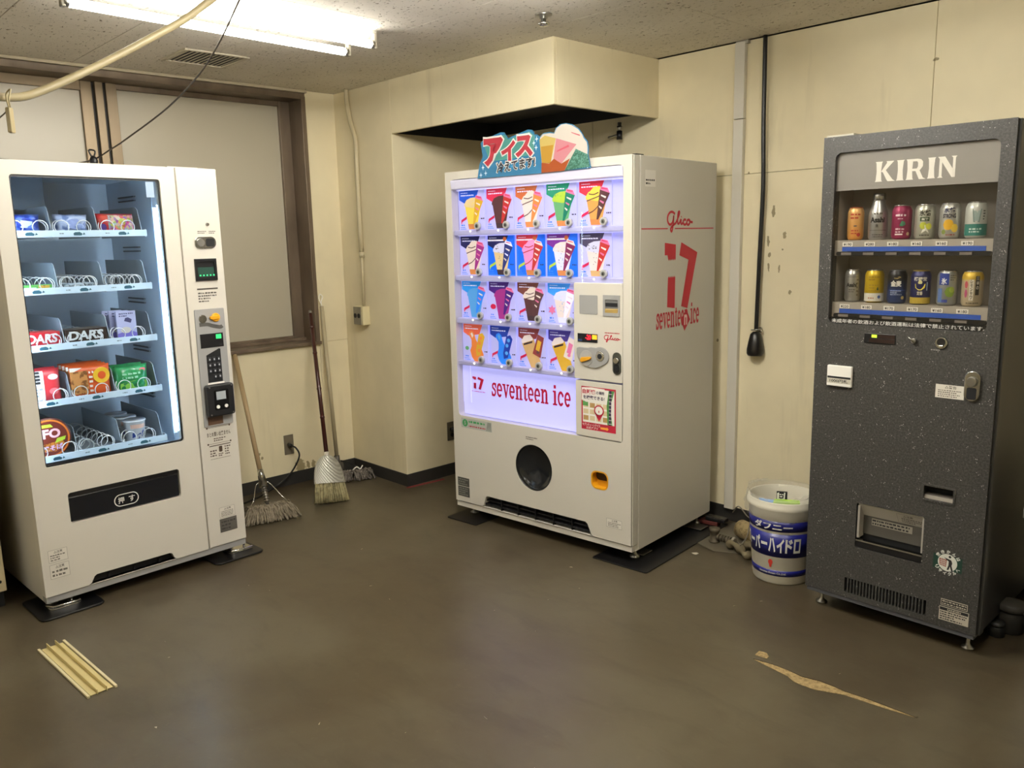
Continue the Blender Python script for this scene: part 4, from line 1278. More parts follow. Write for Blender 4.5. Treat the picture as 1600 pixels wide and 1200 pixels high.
# side panel print
mp = SIDE(IW)
mb = MB()
script_logo(mb, .274, .509, 1.505, 1.597, mp, wd=.075)
for a, b in ((.062, .283), (.345, .715)):
    mb.flat([(a, 1.5175), (b, 1.5175), (b, 1.5225), (a, 1.5225)], mp, 0, .0005)
mb.build('logo', m_red, IC)
mb = MB()
seventeen(mb, .258, .558, 1.146, 1.457, mp)
mb.build('logo', m_red, IC)
mb = MB()
slab_text(mb, 'seventeen ice', .188, .588, 1.068, 1.170, mp)
mb.build('lettering', m_red, IC)
mb = MB()
mb.flat([(.462, 1.145), (.499, 1.09), (.446, 1.040), (.410, 1.096)], mp, 0, .0004)
mb.build('name_diamond', m_red, IC)
mb = MB()
put_text(mb, 'n', .440, .470, 1.068, 1.118, mp, 0, .0012, bold=.03)
mb.build('lettering', M('diamond_letter', 'e8c9c6', .5), IC)
sl = MB()
sl.flat([(.09, 1.700), (.175, 1.700), (.175, 1.770), (.09, 1.770)], mp, 0, .0005)
fine_print(sl, .095, .17, 1.706, 1.735, 2, mp, 1, .001)
sl.build('side_sticker', [M('sticker_white', 'dcd8cf', .4), m_ink], IC)
MB().box(.02, .16, .1, .3, 1.83, 1.842).build('top_hinge_plate', M('hinge_dark', '4a4946', .4, .4), IC)
MB().box(.98, 1.12, .045, .10, 1.83, 1.836).build('top_gasket', m_black, IC)
for x, y in ((.05, .09), (1.09, .09), (.05, .68), (1.09, .68)):
    foot(IC, x, y, .062, .006)
for x, y, rz in ((1.03, .14, 0), (1.08, .60, 0), (.10, .14, 0)):
    MB().box(x - .055, x + .095 if x > 1.0 else x + .05, y - .03, y + .05, .010, .016).box(x - .05, x - .02, y - .02, y + .04, .016, .03).build('foot_bracket', m_steel, IC, bevel=.002)
p1 = rr(-.16, .16, -.12, .12, .015)
def pad2(lx, ly, sx, sy, label):
    o = MB().prism(rr(-sx / 2, sx / 2, -sy / 2, sy / 2, .012), 0, .006, plane='xy').build('rubber_pad', m_rub, None, (*wl(IM, lx, ly), 0), math.radians(5.06), bevel=.002)
    tag(o, label, 'pad', 'rubber pads under machine feet')
pad2(.09, .06, .22, .24, 'black rubber pad under the left front foot of the ice cream machine')
pad2(1.085, .36, .30, .80, 'long black rubber mat along the right side of the ice cream machine')

# die-cut sign on top
SG = [(.245, 1.784), (.262, 1.853), (.284, 1.885), (.273, 1.95), (.301, 1.966), (.405, 1.987), (.425, 1.985), (.44, 1.967), (.45, 1.956), (.573, 1.983), (.597, 1.979), (.609, 1.967), (.608, 1.957), (.625, 1.957), (.644, 1.945), (.663, 1.958), (.7, 1.96), (.727, 1.954), (.737, 1.974), (.759, 1.987), (.791, 1.989), (.826, 1.98), (.861, 1.959), (.882, 1.935), (.889, 1.92), (.908, 1.903), (.914, 1.875), (.912, 1.845), (.926, 1.787), (.647, 1.783)]
sg = MB().prism(SG, -.0025, .0025).build('shop_sign', M('sign_blue', '35749c', .22, coat=.4), None, IM @ Vector((0, -.016, 0)), math.radians(5.06))
tag(sg, 'blue die-cut sign with red katakana and a cone picture on the ice cream machine', 'sign')
mp = F(-.0025)
mb = MB()
mb.flat([(.293, 1.94), (.43, 1.975), (.45, 1.95), (.58, 1.975), (.615, 1.95), (.61, 1.9), (.6, 1.87), (.45, 1.86), (.33, 1.86)], mp, 1, .0003)
for s_, x0, x1, z0, z1 in (('ア', .293, .420, 1.835, 1.968), ('イ', .405, .497, 1.852, 1.945), ('ス', .494, .602, 1.862, 1.960)):
    put_text(mb, s_, x0 - .009, x1 + .009, z0 - .009, z1 + .009, mp, 0, .0006, bold=.10)
    put_text(mb, s_, x0, x1, z0, z1, mp, 2, .0012, bold=.055)
put_text(mb, '冷えてます!', .370, .618, 1.795, 1.854, mp, 0, .0014, bold=.085, tilt=.06)
put_text(mb, '冷えてます!', .375, .613, 1.799, 1.850, mp, 3, .0018, bold=.03, tilt=.06)
for x, z in ((.285, 1.834), (.302, 1.806), (.27, 1.799), (.608, 1.92), (.621, 1.899), (.625, 1.936), (.91, 1.795)):
    mb.flat([(x + (.011 if k % 2 == 0 else .0035) * math.cos(k * PI / 4), z + (.014 if k % 2 == 0 else .0035) * math.sin(k * PI / 4)) for k in range(8)], mp, 4, .001)
mb.build('sign_lettering', [M('sign_white', 'd2d2ce', .3), M('sign_teal', '468680', .3), M('sign_red', 'a83440', .3), M('sign_ink', '22222c', .4), M('sign_star', 'c9e2f2', .4)], sg)
mb = MB()
mb.flat([(.644, 1.939), (.663, 1.954), (.70, 1.955), (.727, 1.95), (.741, 1.973), (.768, 1.985), (.795, 1.985), (.826, 1.976), (.861, 1.955), (.882, 1.931), (.889, 1.916), (.906, 1.897), (.910, 1.875), (.909, 1.845), (.847, 1.874), (.783, 1.786), (.66, 1.786), (.652, 1.829)], mp, 0, .0004)
mb.flat([(.641, 1.931), (.672, 1.947), (.736, 1.929), (.704, 1.822), (.653, 1.829)], mp, 1, .0008)
mb.flat([(.650, 1.90), (.722, 1.902), (.704, 1.822), (.653, 1.829)], mp, 2, .0010)
mb.flat([(.652, 1.829), (.697, 1.822), (.725, 1.843), (.766, 1.817), (.815, 1.836), (.783, 1.785), (.65, 1.784)], mp, 3, .0012)
mb.flat([(.738, 1.929), (.851, 1.893), (.766, 1.817), (.721, 1.843)], mp, 4, .0014)
mb.flat([(.847, 1.874), (.912, 1.845), (.922, 1.792), (.784, 1.786)], mp, 5, .0014)
mb.flat([(.744, 1.876), (.807, 1.895), (.812, 1.886), (.739, 1.868)], mp, 6, .0018)
mb.flat([(.821, 1.948), (.869, 1.932), (.871, 1.926), (.826, 1.943)], mp, 6, .0018)
n = NT('sign_mint', c='3f7a68', rough=.25, coat=.4)
n.color(n.mix('31604f', '5f8f82', n.ramp(n.noise(n.coord(), 130, 3, .7), [(.45, 0.0), (.6, 1.0)])))
mb.build('cone_picture', [M('pic_cream', 'c4bcb2', .2, coat=.4), M('pic_straw', 'b8a25c', .25, coat=.4), M('pic_amber', 'ac8432', .25, coat=.4), M('pic_rust', '984a24', .25, coat=.4), M('pic_pink', 'bc7c84', .25, coat=.4), n.m, M('pic_rose', 'b84a5a', .3)], sg)

# ------------------------------------------------------------------ grey can machine
KR = empty('can_vending_machine', 'dark grey speckled vending machine showing two rows of drink cans', 'vending machine', (-1.4481, 2.9886, 0), math.radians(-.34))
KM = frame_of(KR)
n = NT('speckled_charcoal', c='403f3b', rough=0.42, spec=0.45)
vo = n.n('ShaderNodeTexVoronoi', i_Scale=150.0)
v = n.coord()
n.l(v, vo.inputs['Vector'])
dots = n.ramp(vo.outputs['Distance'], [(0.0, 1.0), (0.16, 1.0), (0.24, 0.0)])
sel = n.ramp(n.noise(v, 40, 2), [(0.56, 0.0), (0.62, 1.0)])
fac = n.n('ShaderNodeMath', operation='MULTIPLY')
n.l(dots, fac.inputs[0])
n.l(sel, fac.inputs[1])
fine = n.ramp(n.noise(v, 420, 2), [(0.62, 0.0), (0.72, 0.45)])
col = n.mix('343331', '474643', n.ramp(n.noise(v, 150, 3), [(.42, 0.0), (.62, 1.0)]))
col = n.mix(col, '8d8d8c', fine)
n.color(n.mix(col, 'b9b8b2', fac.outputs[0]))
m_spk = n.m
m_side = M('cabinet_dark', '3a3a37', .45)
KW = .631
kc = MB().box(.004, .022, .052, .62, .07, 1.826).box(.61, KW - .004, .052, .62, .07, 1.826).box(.022, .61, .052, .62, .07, .62).box(.022, .61, .20, .62, .62, 1.826).box(.022, .61, .052, .20, .62, 1.13).box(.022, .61, .052, .20, 1.785, 1.826)
kc.build('cabinet', m_side, KR, bevel=.002)
kd = MB()
kd.plate((0, KW, 1.12, 1.83), rr(.046, .588, 1.150, 1.772, .022), 0, .046)
kd.add([(0, 0, .62), (KW, 0, .62), (KW, 0, 1.12), (0, 0, 1.12)], [(0, 1, 2, 3)])
kd.add([(0, 0, .52), (.37, 0, .52), (.37, 0, .62), (0, 0, .62)], [(0, 1, 2, 3)])
kd.plate((.37, KW, .52, .62), rr(.425, .530, .540, .596, .004), 0, .046)
kd.plate((0, KW, .235, .52), rr(.192, .437, .295, .474, .008), 0, .046)
kd.plate((0, KW, .082, .235), rr(.160, .463, .104, .163, .002), 0, .046)
kd.shell(0, KW, 0, .046, .082, 1.83)
kd.build('front_door', m_spk, KR, bevel=.003)
MB().box(.006, KW - .006, .004, .05, .0645, .081).build('base_rail', M('base_grey', '4f5156', .45), KR, bevel=.002)
MB().box(KW, KW + .010, .012, .052, .083, 1.828).build('door_edge', m_side, KR, bevel=.003)
MB().box(.158, .465, .04, .048, .10, .167).build('vent_backing', m_dark, KR)
for k in range(24):
    x = .160 + .303 * (k + 1) / 25
    MB().box(x - .0028, x + .0028, .0005, .03, .103, .164).build('vent_rib', m_spk, KR)
# showcase
m_show = M('showcase_taupe', 'a39d94', .55)
MB().box(.04, .594, .165, .17, 1.14, 1.78).box(.04, .044, .03, .165, 1.14, 1.78).box(.590, .594, .03, .165, 1.14, 1.78).box(.04, .594, .03, .165, 1.774, 1.78).box(.04, .594, .03, .165, 1.135, 1.14).build('showcase_liner', m_show, KR)
MB().prism(rr(.044, .590, 1.146, 1.776, .02), .010, .013).build('showcase_pane', glass_mat('dusty_pane', 'f8f7f5', .06, .06), KR)
lp = MB().box(.045, .589, .016, .020, 1.637, 1.771).build('logo_panel', M('logo_panel_grey', '9a9794', .35), KR)
def kletters(mb, x0, x1, z0, z1, mp, mat=0):
    st = lambda x, w: [(x - .05, 0), (x + w + .05, 0), (x + w + .01, .07), (x + w - .02, .5), (x + w + .01, .93), (x + w + .05, 1), (x - .05, 1), (x - .01, .93), (x + .02, .5), (x - .01, .07)]
    A = []
    c = 0.0
    def K(c):
        return [st(c, .26), [(c + .24, .5), (c + .52, .93), (c + .48, 1), (c + .86, 1), (c + .80, .93), (c + .47, .56), (c + .36, .44)], [(c + .30, .52), (c + .44, .60), (c + .82, .08), (c + .95, 0), (c + .58, 0), (c + .50, .12)]], 1.0
    def I(c):
        return [st(c, .27)], .42
    def RR(c):
        return [st(c, .26), [(c + .2, 1), (c + .5, 1), (c + .5, .88), (c + .2, .88)], [(c + .2, .53), (c + .5, .53), (c + .5, .41), (c + .2, .41)], [(c + .48, 1), (c + .64, .96), (c + .73, .85), (c + .73, .62), (c + .62, .46), (c + .48, .41), (c + .45, .52), (c + .5, .62), (c + .5, .80), (c + .44, .9)], [(c + .38, .45), (c + .56, .50), (c + .76, .07), (c + .90, 0), (c + .58, 0)]], .96
    def N(c):
        return [[(c - .05, 0), (c + .2, 0), (c + .15, .08), (c + .14, .9), (c - .06, 1), (c + .02, .9), (c + .02, .08)], [(c + .62, 0), (c + .74, 0), (c + .74, .92), (c + .80, 1), (c + .54, 1), (c + .62, .92)], [(c - .06, 1), (c + .26, 1), (c + .74, .22), (c + .74, 0), (c + .60, 0), (c + .06, .86)]], .8
    for f in (K, I, RR, I, N):
        g, ad = f(c)
        A += g
        c += ad + .04
    tot = c - .04
    for g in A:
        mb.flat([(x0 + (x1 - x0) * (u + .05) / (tot + .05), z0 + (z1 - z0) * v) for u, v in g], mp, mat, .0008)
mb = MB()
kletters(mb, .187, .456, 1.661, 1.730, F(.016))
mb.build('lettering', M('logo_white', 'efece4', .4, emis=.12), lp)
m_rail = M('rail_taupe', 'a69f94', .45)
m_blue = M('rail_blue', '2c56b4', .4)
TOPZ = (1.457, 1.228)
prices = [['¥190', '¥280', '¥180', '¥160', '¥160', '¥190'], ['¥220', '¥180', '¥170', '¥170', '¥160', '¥180']]
CX = [[.096, .179, .263, .342, .424, .506], [.097, .178, .260, .342, .431, .511]]
for r_, z in enumerate(TOPZ):
    sh = MB().box(.046, .588, .034, .16, z - .006, z).box(.046, .588, .028, .034, z - .056, z).build('can_shelf', m_rail, KR)
    MB().box(.075, .560, .0262, .028, z - .040, z - .024).build('blue_band', m_blue, sh)
    sb = MB().prism(rr(.056, .580, z - .056, z - .041, .006), .020, .028).build('button_slot', m_black, sh)
    for k in range(6):
        x = .095 + .0815 * k
        MB().box(x - .019, x + .019, .016, .020, z - .053, z - .044).build('selection_button', M('button_taupe', '8b8480', .3, .3), sb)
        mb = MB().box(x - .019, x + .019, .0255, .028, z - .022, z - .007)
        put_text(mb, prices[r_][k], x - .015, x + .015, z - .0195, z - .0095, F(.0255), 1, .0005, bold=.02)
        mb.build('price_tag', [m_paper, m_ink], sh)
MB().box(.046, .588, .014, .024, 1.1495, 1.171).build('notice_strip', m_black, KR)
mb = MB()
put_text(mb, '未成年者の飲酒および飲酒運転は法律で禁止されています。', .056, .582, 1.1525, 1.168, F(.0085), bold=.012)
mb.build('lettering', M('notice_white', 'cfcdc6', .5, emis=.05), KR)

# the cans, each standing on its shelf behind the pane
def can_mat(name, c, metal=.35, rough=.3, c2=None, z=None):
    if name in _mats:
        return _mats[name]
    n = NT(name, c=c, rough=rough, metal=metal)
    if c2:
        sp = n.n('ShaderNodeSeparateXYZ')
        n.l(n.tc.outputs['Object'], sp.inputs[0])
        mr = n.n('ShaderNodeMapRange')
        n.l(sp.outputs['Z'], mr.inputs[0])
        mr.inputs[1].default_value, mr.inputs[2].default_value = z
        n.color(n.mix(c, c2, mr.outputs[0]))
    return n.m
m_lid = M('can_lid', 'c4c4c2', .25, .9)
def can(row, k, label, body, marks, slim=False, tall=False, lidm=None):
    r = .0285 if slim else .033
    o = empty('bottle_can' if tall else 'drink_can', label, 'can', group='drink cans in the showcase')
    if tall:
        prof = [(.001, 0), (r * .75, 0), (r * .9, .004), (r, .012), (r, .092), (r * .93, .104), (r * .66, .130), (r * .62, .140), (r * .66, .142), (r * .66, .163), (r * .6, .167), (.001, .167)]
        MB().lathe(prof[:8], n=32).build('body', body, o)
        MB().lathe([(.001, .1405)] + prof[7:], n=28).build('cap', m_lid, o)
        hh = .1
    else:
        hh = .120
        MB().lathe([(.001, .003), (r * .72, .003), (r * .78, 0), (r * .92, .006), (r, .014), (r, .100), (r * .94, .108), (r * .80, .117)], n=32).build('body', body, o)
        MB().lathe([(r * .80, .117), (r * .83, .118), (r * .83, .1205), (r * .77, .1205), (r * .75, .1165), (.001, .1165)], n=28).build('lid', lidm or m_lid, o)
    def wr(u, v, off):
        a = -PI / 2 + u / r + .38
        return ((r + off + .0003) * math.cos(a), (r + off + .0003) * math.sin(a), v)
    mb = MB()
    ms, key = [], {}
    for mk in marks:
        c = mk[1]
        if c not in key:
            key[c] = len(ms)
            ms.append(M('canink_' + c, c, .4))
        i = key[c]
        if mk[0] == 't':
            put_text(mb, mk[2], mk[3], mk[4], mk[5], mk[6], wr, i, .0008, bold=mk[7] if len(mk) > 7 else .03)
        elif mk[0] == 'b':
            x0, x1, z0, z1 = mk[2:6]
            N = max(1, int((x1 - x0) / .007))
            for q in range(N):
                a, b = x0 + (x1 - x0) * q / N, x0 + (x1 - x0) * (q + 1) / N
                mb.flat([(a, z0), (b, z0), (b, z1), (a, z1)], wr, i, mk[6] if len(mk) > 6 else .0003)
        elif mk[0] == 'e':
            x, z, a, b = mk[2:6]
            N = 6
            for q in range(N):
                t0, t1 = -1 + 2 * q / N, -1 + 2 * (q + 1) / N
                h0, h1 = math.sqrt(max(0, 1 - t0 * t0)) * b, math.sqrt(max(0, 1 - t1 * t1)) * b
                pts = [(x + t0 * a, z - h0), (x + t1 * a, z - h1), (x + t1 * a, z + h1), (x + t0 * a, z + h0)]
                mb.flat(pts, wr, i, .0005)
        elif mk[0] == 'f':
            fine_print(mb, mk[2], mk[3], mk[4], mk[5], mk[6], wr, i, .0008, rnd=random.Random(k + 10 * row))
        elif mk[0] == 'p':
            mb.flat(mk[2], wr, i, mk[3] if len(mk) > 3 else .0007)
    mb.build('can_print', ms, o)
    o.location = KM @ Vector((CX[row][k], .082, TOPZ[row]))
    o.rotation_euler.z = math.radians(-.34)
    return o
sil = can_mat('can_silver', 'b4b5b4', .75, .3)
can(0, 0, 'small orange drink can at the left end of the upper row', can_mat('can_peach', 'dd9a48', .3, .35, 'e0b070', (.0, .1)), [('f', 'b8442a', -.018, .016, .075, .10, 2), ('e', '3a4a5a', .0, .052, .007, .002), ('f', 'b8442a', -.014, .01, .02, .04, 2), ('e', 'b8302a', .012, .020, .007, .007)], slim=True, lidm=M('lid_copper', 'a5553a', .35, .6))
can(0, 1, 'tall silver bottle can with black lettering in the upper row', sil, [('t', '15171a', 'Asahi', -.027, .022, .062, .082, .04), ('t', '222222', '生', -.008, .002, .046, .056), ('f', '5a5a5a', -.018, .018, .008, .022, 2), ('b', '4a4a4a', -.03, .03, .034, .0352), ('f', '66605a', -.015, .015, .088, .1, 1)], tall=True)
can(0, 2, 'magenta drink can with a green leaf in the upper row', can_mat('can_magenta', '8d2450', .35, .32), [('f', 'e8d8dc', -.022, .012, .078, .092, 1), ('f', 'e0c4cc', -.014, .006, .070, .076, 1), ('p', '3f7a5a', [(-.008, .048), (0, .066), (.010, .062), (.012, .052), (.002, .046)]), ('f', 'd8b8c2', -.02, .012, .022, .042, 2), ('b', 'e8dcd8', -.022, .004, .016, .021), ('e', 'c9b08a', .022, .02, .006, .006)])
can(0, 3, 'silver drink can with green lemons and kanji in the upper row', can_mat('can_pale', 'bdbfb2', .6, .3), [('t', '22261f', '氷結', -.020, .016, .080, .100, .03), ('b', '2e4a2a', -.017, .013, .062, .076), ('t', 'dfe0d2', '無糖', -.012, .009, .0645, .0735, .03), ('e', 'b9c242', -.006, .047, .012, .012), ('e', 'd2d64a', .012, .044, .01, .011), ('p', 'f0f0e8', [(-.012, .02), (.0, .05), (.014, .02), (.002, .03)]), ('f', '4a4a42', -.016, .014, .010, .018, 1)])
can(0, 4, 'silver drink can with a big yellow lemon in the upper row', can_mat('can_pale2', 'c2c3be', .6, .3), [('t', '1f2a5a', '氷結', -.022, .012, .088, .106, .035), ('t', '1a1d3a', 'STRONG', -.024, .016, .070, .085, .04), ('e', 'dfae2a', -.006, .048, .017, .018), ('e', 'e9c84a', .014, .036, .012, .014), ('e', '8a9a4a', -.020, .024, .007, .008), ('f', 'a04a3a', -.012, .016, .010, .018, 1)])
can(0, 5, 'white and teal drink can with a drawn glass, right end of upper row', can_mat('can_white', 'c6cac4', .3, .35), [('b', '2f7a70', -.045, .045, .010, .048), ('p', '7d9490', [(-.010, .054), (.008, .054), (.013, .098), (-.015, .098)]), ('p', '9fb2ae', [(-.007, .058), (.005, .058), (.009, .092), (-.011, .092)], .001), ('f', 'cfe0da', -.022, .018, .018, .036, 2), ('f', '5a5f5a', .018, .026, .06, .095, 4)])
can(1, 0, 'slim silver drink can with black lettering, left end of lower row', can_mat('can_silver2', 'b0b0ad', .75, .3), [('t', '16181b', 'Asahi', -.022, .014, .056, .072, .04), ('f', '6a6a66', -.012, .012, .035, .05, 2), ('b', '8a8a86', -.02, .02, .092, .095), ('f', '77736c', .014, .022, .02, .09, 5)], slim=True)
can(1, 1, 'yellow drink can with a white foot in the lower row', can_mat('can_yellow', 'c9aa1e', .35, .3), [('b', 'd9d6c8', -.045, .045, .006, .036), ('f', 'a8861a', -.020, .016, .080, .10, 2), ('p', '3a5a3a', [(.008, .05), (.012, .06), (.016, .05), (.012, .045)]), ('f', 'b0902a', -.018, .014, .04, .07, 3), ('e', '3a5a9a', .018, .022, .006, .006), ('f', 'b86a4a', -.02, .004, .014, .022, 1)])
can(1, 2, 'dark navy beer can with white kanji in the lower row', can_mat('can_navy', '20366a', .35, .3, '14161f', (.04, .09)), [('t', 'e4e2d8', '金麦', -.022, .014, .062, .084, .035), ('p', 'c9b06a', [(-.012, .092), (.004, .098), (.012, .096), (0, .09)]), ('f', 'a9b4cc', -.022, .016, .03, .05, 3), ('e', 'b9a86a', .02, .022, .006, .006), ('b', '3a5aa8', -.03, .03, .048, .050)], lidm=M('lid_grey', '77787a', .35, .8))
can(1, 3, 'navy drink can with half a lemon and a gold foot in the lower row', can_mat('can_indigo', '24285a', .3, .35), [('t', 'd8d4c4', '檸檬堂', -.024, .018, .084, .098, .02), ('p', 'd9c84a', [(-.020, .074), (.014, .074), (.012, .060), (.002, .052), (-.008, .052), (-.018, .060)]), ('p', 'e9e2a0', [(-.010, .080), (-.003, .090), (.004, .080), (.002, .074), (-.008, .074)], .001), ('b', 'b39b3a', -.045, .045, .004, .026), ('b', '9fb2c4', .018, .022, .05, .08), ('t', 'c9c4b4', '定番', -.012, .006, .034, .048)], lidm=M('lid_gold', 'bba45a', .3, .7))
can(1, 4, 'blue and silver drink can with green grapes in the lower row', can_mat('can_grey', 'a4a8a8', .6, .32), [('b', '2a3f96', -.030, .002, .072, .112), ('t', 'eceef0', '氷', -.022, -.004, .074, .096, .035), ('e', '7d9a3a', .006, .048, .016, .018), ('e', 'a4b84a', .012, .056, .009, .01), ('b', '3a4a9a', -.018, .0, .012, .022), ('b', '5a78b0', -.034, -.018, .012, .06), ('f', '5a5a5a', .006, .024, .086, .108, 3)])
can(1, 5, 'cream drink can with a yellow top and upright lettering, right end of lower row', can_mat('can_cream', 'b9ab8e', .3, .4, 'c8a838', (.085, .095)), [('b', 'e4ddca', -.012, .001, .022, .092), ('b', '2a2620', .006, .018, .040, .104, .0005)] + [('t', '2a2620', c, -.0095, -.0015, .080 - .0135 * i, .0915 - .0135 * i, .02) for i, c in enumerate('レモンサワ')] + [('t', 'd9d2bf', c, .008, .016, .090 - .0155 * i, .102 - .0155 * i, .02) for i, c in enumerate('酒場の')] + [('e', 'b8505a', -.022, .075, .006, .012), ('e', 'b8507a', -.022, .045, .005, .014), ('f', '3a342a', -.02, .018, .010, .016, 1)])

# fittings on the door
dsp = MB().box(.187, .299, -.003, .0, 1.086, 1.122).build('display_window', m_black, KR, bevel=.001)
MB().box(.214, .233, -.0036, -.003, 1.1075, 1.118).build('display_lamp', M('display_lime', 'b4e03a', .4, emis=.9), dsp)
MB().box(.237, .296, -.0036, -.003, 1.1065, 1.119).box(.205, .296, -.0036, -.003, 1.090, 1.103).build('display_glass', M('display_brown', '2c1f1c', .15), dsp)
lv = MB().cyl((.363, 0, 1.106), (.363, -.012, 1.106), .010, .009, 18).build('return_lever', m_steel, KR, bevel=.001)
MB().cyl((.368, -.014, 1.102), (.345, -.016, 1.122), .0032, .0026, 10).build('lever_arm', m_chrome, lv)
cs = MB().cyl((.453, 0, 1.105), (.453, -.006, 1.105), .0215, .019, 28).build('coin_slot', m_chrome, KR)
MB().cyl((.453, -.006, 1.108), (.453, -.0068, 1.108), .014, n=20).build('coin_mouth', M('coin_shadow', '2f2d2b', .3, .5), cs)
MB().box(.445, .461, -.012, -.0068, 1.090, 1.098).build('coin_tray', m_chrome, cs, bevel=.001)
bl = MB().box(.057, .152, -.014, 0, .914, .993).build('bill_slot', m_paper, KR, bevel=.003)
MB().box(.060, .149, -.0145, -.013, .944, .952).build('bill_mouth', m_dark, bl)
mb = MB().box(.060, .149, -.0150, -.0140, .926, .9445)
put_text(mb, '1000円札', .070, .140, .929, .942, F(-.0150), 1, .0005, bold=.02)
mb.build('bill_sticker', [M('sticker_beige', 'c9c4b4', .5), m_ink], bl)
warn(.443, .537, .914, .963, '△警告', 4, F(0), KR, lab_p)
lk = MB().prism(rr(.536, .586, .915, 1.019, .024, 6), -.010, 0).build('lock_plate', m_chrome, KR, bevel=.003)
MB().cyl((.561, -.010, .983), (.561, -.022, .983), .018, .015, 20).build('lock_barrel', m_steel, lk)
MB().prism(rr(.546, .576, .922, .962, .006), -.0115, -.010).build('lock_handle', m_dark, lk)
mb = MB()
fine_print(mb, .42, .45, 1.076, 1.083, 1, F())
mb.build('instruction_print', M('print_pale', '9a9a94', .6), KR)
rt = MB().box(.420, .535, .047, .051, .535, .60).build('coin_return', m_dark, KR)
MB().prism([(.006, .544), (.040, .548), (.040, .560), (.010, .556)], .428, .527, plane='yz').build('coin_return_lip', M('lip_taupe', '8a847b', .35, .3), rt)
MB().plate((.422, .533, .537, .599), rr(.4285, .5265, .5435, .5925, .003), -.003, .002, sides=True).build('coin_return_rim', m_spk, rt, bevel=.001)
ds = MB().box(.185, .445, .047, .051, .29, .48).box(.188, .192, .002, .047, .295, .474).box(.437, .441, .002, .047, .295, .474).build('dispenser_box', m_dark, KR)
MB().prism([(.006, .470), (.040, .418), (.043, .418), (.009, .472)], .196, .433, plane='yz').build('dispenser_flap', M('flap_clear_grey', 'c9c5bb', .25), ds)
MB().box(.204, .433, .040, .044, .345, .418).build('dispenser_back', M('dispenser_grey', '4d4a44', .35), ds)
MB().box(.196, .204, .004, .044, .335, .462).box(.430, .436, .004, .044, .335, .462).build('dispenser_cheek', M('cheek_grey', 'a09b92', .35), ds)
MB().box(.194, .436, .001, .020, .322, .328).build('dispenser_lip', m_chrome, ds)
MB().box(.194, .436, .004, .030, .297, .322).build('dispenser_sill', m_black, ds)
mb = MB()
mp = F(.0385)
mb.flat([(.236, .385), (.385, .385), (.385, .412), (.236, .412)], mp, 0, 0)
fine_print(mb, .239, .383, .386, .411, 2, mp, 1, .0005)
mb.build('dispenser_sticker', [M('sticker_taupe', '8f897d', .5), m_ink], ds)
mb = MB()
slope = lambda u, v, o: (u, .006 + (.470 - v) * .034 / .052 - .0015 - o, v)
for a, b, c, d in ((.335, .430, .421, .4218), (.335, .430, .462, .4628), (.335, .3358, .421, .4628), (.4292, .430, .421, .4628)):
    mb.flat([(a, c), (b, c), (b, d), (a, d)], slope, 0, 0)
put_text(mb, '△注意', .355, .395, .449, .459, slope, 0, .0003, bold=.02, keep=True)
fine_print(mb, .35, .426, .424, .447, 3, slope, 0)
mb.build('flap_print', M('print_grey', '6a655c', .6), ds)
# recycling sticker
mb = MB()
mp = F(0)
mb.flat([(.476, .297), (.572, .297), (.572, .352), (.476, .352)], mp, 0, .0004)
mb.flat(ell(.524, .326, .032, .032, 28), mp, 1, .0008)
def ring(s, rad, a0, a1, h):
    for i, c in enumerate(s):
        a = a0 + (a1 - a0) * (i + .5) / len(s)
        ca, sa = math.cos(a), math.sin(a)
        up = 1 if a0 > a1 else -1
        q = lambda u, v, o: mp(.524 + ca * (rad + up * v) + sa * up * u, .326 + sa * (rad + up * v) - ca * up * u, o)
        put_text(mb, c, -h / 2, h / 2, -h / 2, h / 2, q, 1, .0009, bold=.04)
ring('空きかんは', .0405, PI * .88, PI * .10, .0125)
ring('リサイクルへ', .0405, -PI * .88, -PI * .10, .0125)
mb.flat([(.498, .313), (.520, .309), (.522, .338), (.496, .338)], mp, 2, .0011)
for k in range(3):
    mb.flat([(.4985, .317 + k * .007), (.520, .315 + k * .007), (.520, .3165 + k * .007), (.4985, .3185 + k * .007)], mp, 1, .0014)
    mb.flat([(.503 + k * .006, .311), (.504 + k * .006, .311), (.504 + k * .006, .338), (.5025 + k * .006, .338)], mp, 1, .0014)
mb.flat(ell(.531, .349, .0045, .0045, 10), mp, 3, .0012)
mb.flat([(.512, .344), (.520, .342), (.536, .338), (.540, .328), (.538, .318), (.544, .298), (.538, .298), (.533, .314), (.529, .300), (.523, .300), (.528, .318), (.528, .332), (.520, .337)], mp, 3, .0012)
mb.build('recycling_sticker', [M('sticker_deep_green', '12382c', .5), M('sticker_white2', 'd6d8cf', .5), M('sticker_bin', '9a5a4a', .5), m_ink], KR)
pl = MB().box(.512, .600, -.0012, 0, .165, .189).box(.508, .606, -.0012, 0, .109, .160)
mp = F(-.0012)
pl.flat([(.514, .167), (.598, .167), (.598, .187), (.514, .187)], mp, 1, .0003)
fine_print(pl, .517, .596, .168, .186, 2, mp, 0, .0006)
pl.flat([(.510, .147), (.604, .147), (.604, .158), (.510, .158)], mp, 1, .0003)
put_text(pl, 'SANDEN', .535, .580, .149, .156, mp, 0, .0006, bold=.03)
fine_print(pl, .512, .602, .111, .145, 4, mp, 1, .0004)
pl.build('rating_plate', [M('plate_beige', 'b9b2a2', .45), m_ink], KR)
MB().box(.01, .11, .0, .06, 1.83, 1.836).build('top_hinge_plate', M('hinge_pale', 'b9b4a4', .5), KR)
for x, y in ((.04, .07), (.59, .07), (.04, .56), (.59, .56)):
    foot(KR, x, y, .07, 0.0, .022)

